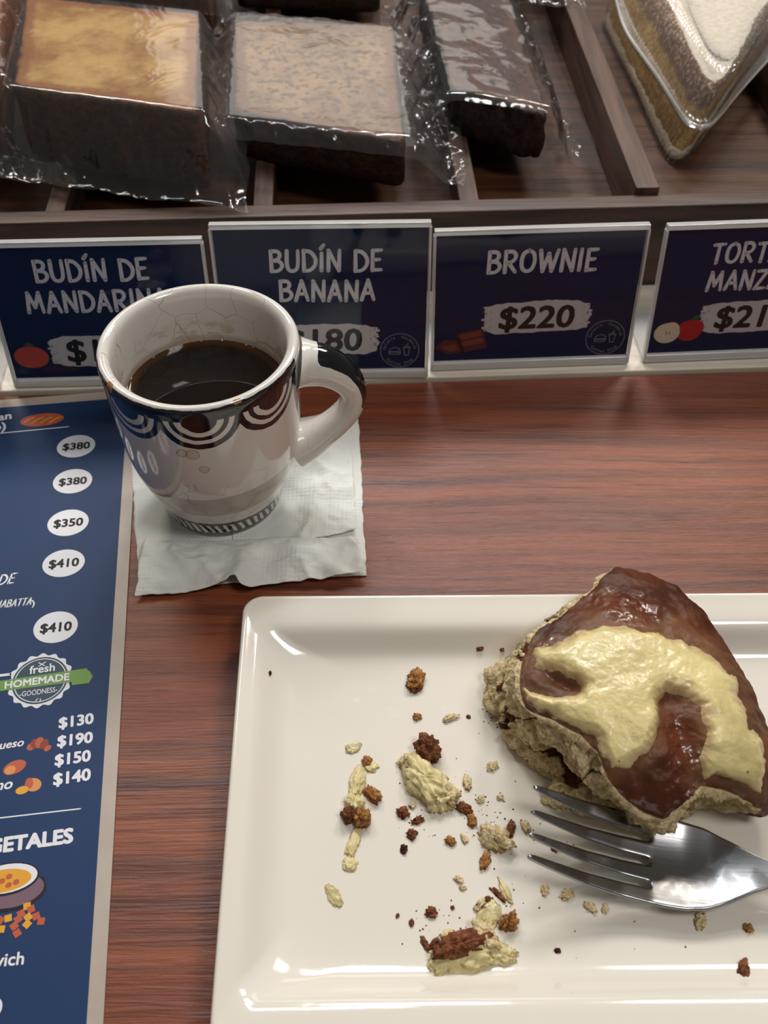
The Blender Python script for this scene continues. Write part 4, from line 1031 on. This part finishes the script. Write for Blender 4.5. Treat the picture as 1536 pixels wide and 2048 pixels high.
MC_PA = crumb_mat('pale_crumb', rgb(206, 182, 132), rgb(236, 220, 180), rgb(176, 142, 90), 420)
MC_IC = crumb_mat('icing_scrap', rgb(222, 208, 156), rgb(208, 190, 136), rgb(186, 152, 98), 160, .0006, .35, .62)
MC_DK = crumb_mat('dark_cinnamon_crumb', rgb(48, 18, 14), rgb(96, 42, 30), rgb(36, 14, 10), 420)
g = G('thin_icing_smear'); p = g.coord('Object')
M_SMEAR = g.surf(g.node('MixShader', _0=(g.noise(p, 180, 3).sstep(.25, .6)*.5+.2), _1=g.node('BsdfTransparent', Color=(1, 1, 1)), _2=g.bsdf(rgb(224, 210, 150), .2, .5, g.bump(g.noise(p, 260, 3), .0008, .6), Coat_Weight=.5)))
MM = .00020      # metres per pixel near the plate
CG = 'crumbs scattered on the white plate'
def crumb(px, py, w, h, mat, label, seed, rot=0.0, hz=None, name='crumb', rough=.46, cat='crumb', group=CG):
    q = onplate(px, py, .0); s = (q-Vector((0, 0, CZ))).length/FPX
    wx, wy = w*s/2*.92, h*s/2*1.03; hz = hz or min(wx, wy)*.6
    o = lump(name, q+Vector((0, 0, .0001)), (wx, wy, hz), mat, seed, rot, rough); tag(o, label, cat, group); return o
crumb(830, 1364, 34, 48, MC_OR, 'toasted orange-brown crumb lying alone near the upper plate rim', 1, -.2, .0022)
crumb(745, 1592, 26, 32, MC_OR, 'small orange crumb right of the icing dab, above the two-tone crumb', 5, .6, .002)
crumb(735, 1524, 20, 18, MC_OR, 'tiny ochre crumb just above the yellow icing dab', 6)
crumb(805, 1627, 26, 20, MC_BR, 'small brown crumb below the torn iced scrap', 7)
crumb(836, 1642, 24, 12, MC_BR, 'thin reddish-brown crumb below the torn iced scrap', 8, .4)
crumb(824, 1670, 20, 18, MC_BR, 'brown crumb above the near-black crumb', 9)
crumb(808, 1699, 13, 17, MC_DK, 'near-black crumb in the middle of the plate', 10)
crumb(901, 1684, 20, 18, MC_OR, 'small orange crumb left of the pale ochre crumb cluster', 11)
crumb(944, 1642, 18, 22, MC_OR, 'orange crumb below the trail of small pale crumbs', 12)
crumb(928, 1618, 34, 18, MC_BR, 'brown flaky crumb right of the torn iced scrap', 13, -.5)
crumb(992, 1682, 62, 36, MC_PA, 'long pale crumb with toasted end, left of the fork tips', 14, -.5, .0035)
crumb(1021, 1660, 16, 30, MC_BR, 'reddish-brown flake just left of the fork tips', 15, -.4)
crumb(1051, 1655, 16, 22, MC_PA, 'tan crumb beside the fork tip', 16, .3)
crumb(970, 1722, 18, 32, MC_OR, 'upright orange crumb below the fork tip level', 17, -.3)
crumb(1018, 1848, 36, 26, MC_OR, 'golden-brown crumb right above the large scrap', 18, .5, .003)
crumb(862, 1826, 20, 18, MC_BR, 'brown crumb above the large scrap', 19, .8)
crumb(834, 1435, 16, 14, MC_OR, 'tiny crumb below the lone toasted crumb', 20)
crumb(901, 1437, 32, 14, MC_PA, 'curled pale crumb between lone crumb and bun', 21, .4)
crumb(1400, 1843, 20, 26, MC_PA, 'pale crumb below the fork neck', 22, -.2)
crumb(1497, 1857, 16, 15, MC_OR, 'orange crumb near the right photo edge below the fork', 23)
crumb(1487, 1942, 20, 34, MC_BR, 'brown crumb on the lower plate rim at right', 24, -.2)
crumb(1115, 1902, 12, 8, MC_DK, 'tiny dark red crumb on the lower plate rim, middle', 25)
crumb(540, 1347, 7, 9, MC_DK, 'tiny dark speck near the upper left plate corner', 26)
crumb(822, 1540-3, 30, 14, MC_BR, 'reddish-brown flake left of the torn iced scrap', 27, .2)
for k, (x, y, w, h, lb) in enumerate(((935, 1567, 16, 28, 'pale sliver of crumb right of the torn iced scrap'), (985, 1534, 22, 16, 'tiny pale crumb lying nearest the torn side of the bun'), (961, 1600, 16, 12, 'tiny pale crumb right of the brown flaky crumb'), (1000, 1596, 12, 12, 'tiny pale crumb between the bun and the brown flaky crumb, farther right'),
        (824, 1612, 14, 12, 'tiny pale crumb just above the small brown crumb under the iced scrap'), (918, 1760, 18, 12, 'upper of two tiny pale crumbs in the bare middle of the plate'), (925, 1776, 14, 9, 'lower of two tiny pale crumbs in the bare middle of the plate'), (928, 1678, 12, 18, 'tiny upright pale crumb right of the small orange crumb'),
        (960, 1810, 30, 14, 'pale crumb left of the yellow icing streak'), (1090, 1780, 22, 12, 'tiny pale crumb below the lowest fork tine, first from the tip'), (1135, 1790, 20, 24, 'pale crumb below the lowest fork tine, second from the tip'), (1180, 1815, 26, 14, 'pale crumb below the lowest fork tine, third from the tip'),
        (1210, 1818, 12, 16, 'tiny pale crumb below the fork tines, fourth from the tip'), (870, 1600, 22, 12, 'tiny pale crumb at the lower edge of the torn iced scrap'))):
    crumb(x, y, w, h, MC_PA, lb, 40+k, .5*k, group='tiny pale crumbs on the plate')
for k, (x, y, w, h, lb) in enumerate(((962, 1814, 20, 12, 'tiny brown flake left of the brown upright streak, lower one'), (975, 1800, 14, 10, 'tiny brown flake beside the brown upright streak'), (997, 1790, 10, 34, 'thin brown upright streak of crumb beside the yellow icing streak'), (905, 1816, 8, 7, 'tiny brown speck right of the brown crumb above the large scrap'),
        (823, 1846, 14, 8, 'tiny brown flake left of the brown crumb above the large scrap'), (850, 1888, 30, 10, 'thin reddish streak left of the brown crust flake'), (868, 1888, 12, 22, 'short brown streak touching the brown crust flake'), (1110, 1700, 14, 10, 'tiny brown crumb between the two lowest fork tines'),
        (960, 1298, 14, 10, 'brown speck on the upper rim slope, left of the bun'), (1004, 1300, 8, 8, 'tiny brown speck on the rim slope touching the bun edge'), (937, 1434, 7, 8, 'tiny dark speck right of the curled pale crumb'), (795, 1832, 9, 6, 'leftmost tiny brown speck in the scatter above the large scrap'))):
    crumb(x, y, w, h, MC_BR, lb, 60+k, .4*k, group='tiny brown specks on the plate')
# cinnamon dust: too fine to count
V = []; F = []; rs = random.Random(21)
for cx_, cy2, rx, ry, n_ in ((880, 1850, 60, 45, 40), (990, 1650, 60, 40, 34), (830, 1650, 36, 34, 16), (960, 1590, 60, 40, 18), (985, 1420, 30, 40, 22), (1010, 1800, 40, 50, 16), (860, 1540, 50, 50, 12), (1080, 1660, 70, 50, 16), (1300, 1850, 200, 80, 10)):
    for _ in range(n_):
        x, y = rs.gauss(cx_, rx*.6), rs.gauss(cy2, ry*.6); q = onplate(x, y); s_ = rs.uniform(.00012, .00042); b = len(V); a = rs.uniform(0, 3)
        for t in range(5): V.append((q.x+s_*rs.uniform(.6, 1.3)*math.cos(a+t*2*pi/5), q.y+s_*rs.uniform(.6, 1.3)*math.sin(a+t*2*pi/5), q.z+.00005))
        V.append((q.x, q.y, q.z+s_*.9)); F += [(b+t, b+(t+1) % 5, b+5) for t in range(5)]
o = mesh('cinnamon_specks', V, F, MC_BR, smooth=False); tag(o, 'fine reddish cinnamon specks dusted over the white plate', 'crumbs', kind='stuff')
# two-part scraps
def scrap(name, px, py, label, parts):
    q = onplate(px, py); root = empty(name, q, 0, label, 'crumb', CG)
    for (nm, dx, dy, w, h, hz, mat, rot, seed, zoff) in parts:
        s = (q-Vector((0, 0, CZ))).length/FPX; a = onplate(px+dx, py+dy)
        o = lump(nm, a-q+Vector((0, 0, zoff)), (w*s/2, h*s/2*1.12, hz), mat, seed, rot, .34, 26, root); o['label'] = nm.replace('_', ' ')
    return root
scrap('bun_scrap', 848, 1560, 'torn iced bun scrap lying between the icing dab and the bun', [
    ('iced_side', 2, 8, 62, 96, .0050, MC_IC, .55, 71, 0), ('bread_side', 34, 22, 44, 70, .0034, MC_PA, .6, 72, .0), ('crust_edge', 6, -52, 48, 44, .0052, MC_BR, .2, 73, .0014), ('pale_edge', -26, -34, 44, 30, .0030, MC_PA, .4, 74, .0), ('icing_tip', 28, 46, 44, 34, .0034, MC_IC, .3, 75, .0)])
scrap('bun_scrap', 930, 1905, 'flat scrap of brown crust over yellow icing at the lower plate rim', [
    ('icing_layer', 0, 10, 120, 46, .0026, MC_IC, .1, 76, 0), ('crust_flake', -10, -6, 96, 36, .0036, MC_BR, .25, 77, .0016), ('crumb_peak', 40, -24, 42, 62, .0036, MC_PA, .4, 78, .0), ('icing_tail', 70, 4, 60, 32, .0018, MC_IC, -.2, 79, 0), ('icing_tail', -46, 22, 50, 34, .0018, MC_IC, .6, 80, 0)])
scrap('bun_scrap', 712, 1632, 'two-tone crumb of icing and toasted crust in the icing trail', [
    ('icing_bit', -2, -18, 34, 36, .0030, MC_IC, .3, 81, 0), ('toasted_bit', 12, 8, 34, 32, .0034, MC_OR, .1, 82, 0), ('brown_bit', -14, 4, 30, 22, .0034, MC_BR, -.5, 83, .0004)])
for k, (x, y, w, h, r_, lb) in enumerate(((715, 1565, 28, 58, -.2, 'yellow icing dab above the two-tone crumb'), (707, 1686, 22, 62, -.3, 'thin icing streak below the two-tone crumb'), (700, 1728, 30, 26, .4, 'small icing blot below the icing streak'), (668, 1792, 24, 44, .5, 'faint icing smear near the lower left of the plate'),
        (742, 1534, 30, 22, .2, 'pale icing blot beside the tiny ochre crumb'), (1010, 1782, 16, 46, .4, 'yellow icing streak above the golden-brown crumb'), (706, 1497, 34, 20, .5, 'faint glossy icing blot, topmost of the icing trail'), (980, 1830, 40, 46, -.5, 'icing smear above the large lower scrap'), (893, 1868, 26, 14, .4, 'small icing smear above the brown crust flake'))):
    o = crumb(x, y, w, h, M_SMEAR if k in (3, 6, 7) else MC_IC, lb, 90+k, r_, .0006 if k else .0012, 'icing_smear', .30, 'icing', 'icing smears on the plate')

# ------------------------------------------------------------------ fork
def m_steel():
    g = G('brushed_steel'); p = g.coord('Object')
    n = g.bump(g.noise(g.scale(p, 60, 900, 60), 1.0, 3), .0003, .10)
    sm_ = g.noise(p, 60, 3, .6).sstep(.56, .66)
    return g.surf(g.bsdf((.27, .27, .275), .24+sm_*.12, .5, n, Metallic=1.0))
fo = Vector((.0895, .1421, 0)); fax = math.atan2(-.168, .986)
fork = empty('fork', (fo.x, fo.y, ZWELL), fax, 'stainless steel four-tined fork resting on the plate under the bun', 'fork')
PITF = .0083
def fz(a):    # height of centre line above the well
    return float(np.interp(a, [-.042, -.034, -.022, -.010, 0, .012, .022, .032, .045, .08, .13], [.0200, .0158, .0100, .0064, .0046, .0042, .0054, .0090, .0118, .0150, .0190]))
V = []; F = []; fork_rows = []
als = list(np.linspace(-.042, 0, 22))+list(np.linspace(.0018, .042, 18))+list(np.linspace(.048, .125, 10))
def cols(a):
    """b positions of 4 tines x 4 columns"""
    out = []
    if a <= 0:
        t = min(1, -a/.042); hw = (.0031*(1-t)**.55+.0009*t) if t < 1 else .0004
        hw = .0030*(1-.72*t**1.6); sp = PITF*(1-.02*t)
        if t > .97: hw *= .55
        for k in range(4): c = (k-1.5)*sp; out += [c-hw, c-hw*.4, c+hw*.4, c+hw]
    else:
        hwf = float(np.interp(a, [0, .004, .010, .018, .026, .033, .040, .05, .08, .125], [.0155, .0157, .0156, .0142, .0105, .0066, .0038, .0032, .0038, .0052]))
        base = []
        for k in range(4): c = (k-1.5)*PITF; base += [c-.003, c-.0012, c+.0012, c+.003]
        m = max(base)
        out = [b/m*hwf for b in base]
    return out
for a in als:
    for b in cols(a):
        hw = .0155; curve = .0030*min(1, (abs(b)/hw))**2*(1 if a < .03 else max(0, 1-(a-.03)/.012))
        V.append((a, b, fz(a)+curve))
nc = 16
for i in range(len(als)-1):
    for j in range(nc-1):
        if j % 4 == 3 and als[i] < 0: continue
        F.append((i*nc+j, i*nc+j+1, (i+1)*nc+j+1, (i+1)*nc+j)[::-1])
fk = mesh('fork_head', V, F, m_steel(), fork)
s = fk.modifiers.new('solid', 'SOLIDIFY'); s.thickness = .0017; s.offset = 0
s = fk.modifiers.new('sub', 'SUBSURF'); s.levels = 1; s.render_levels = 2
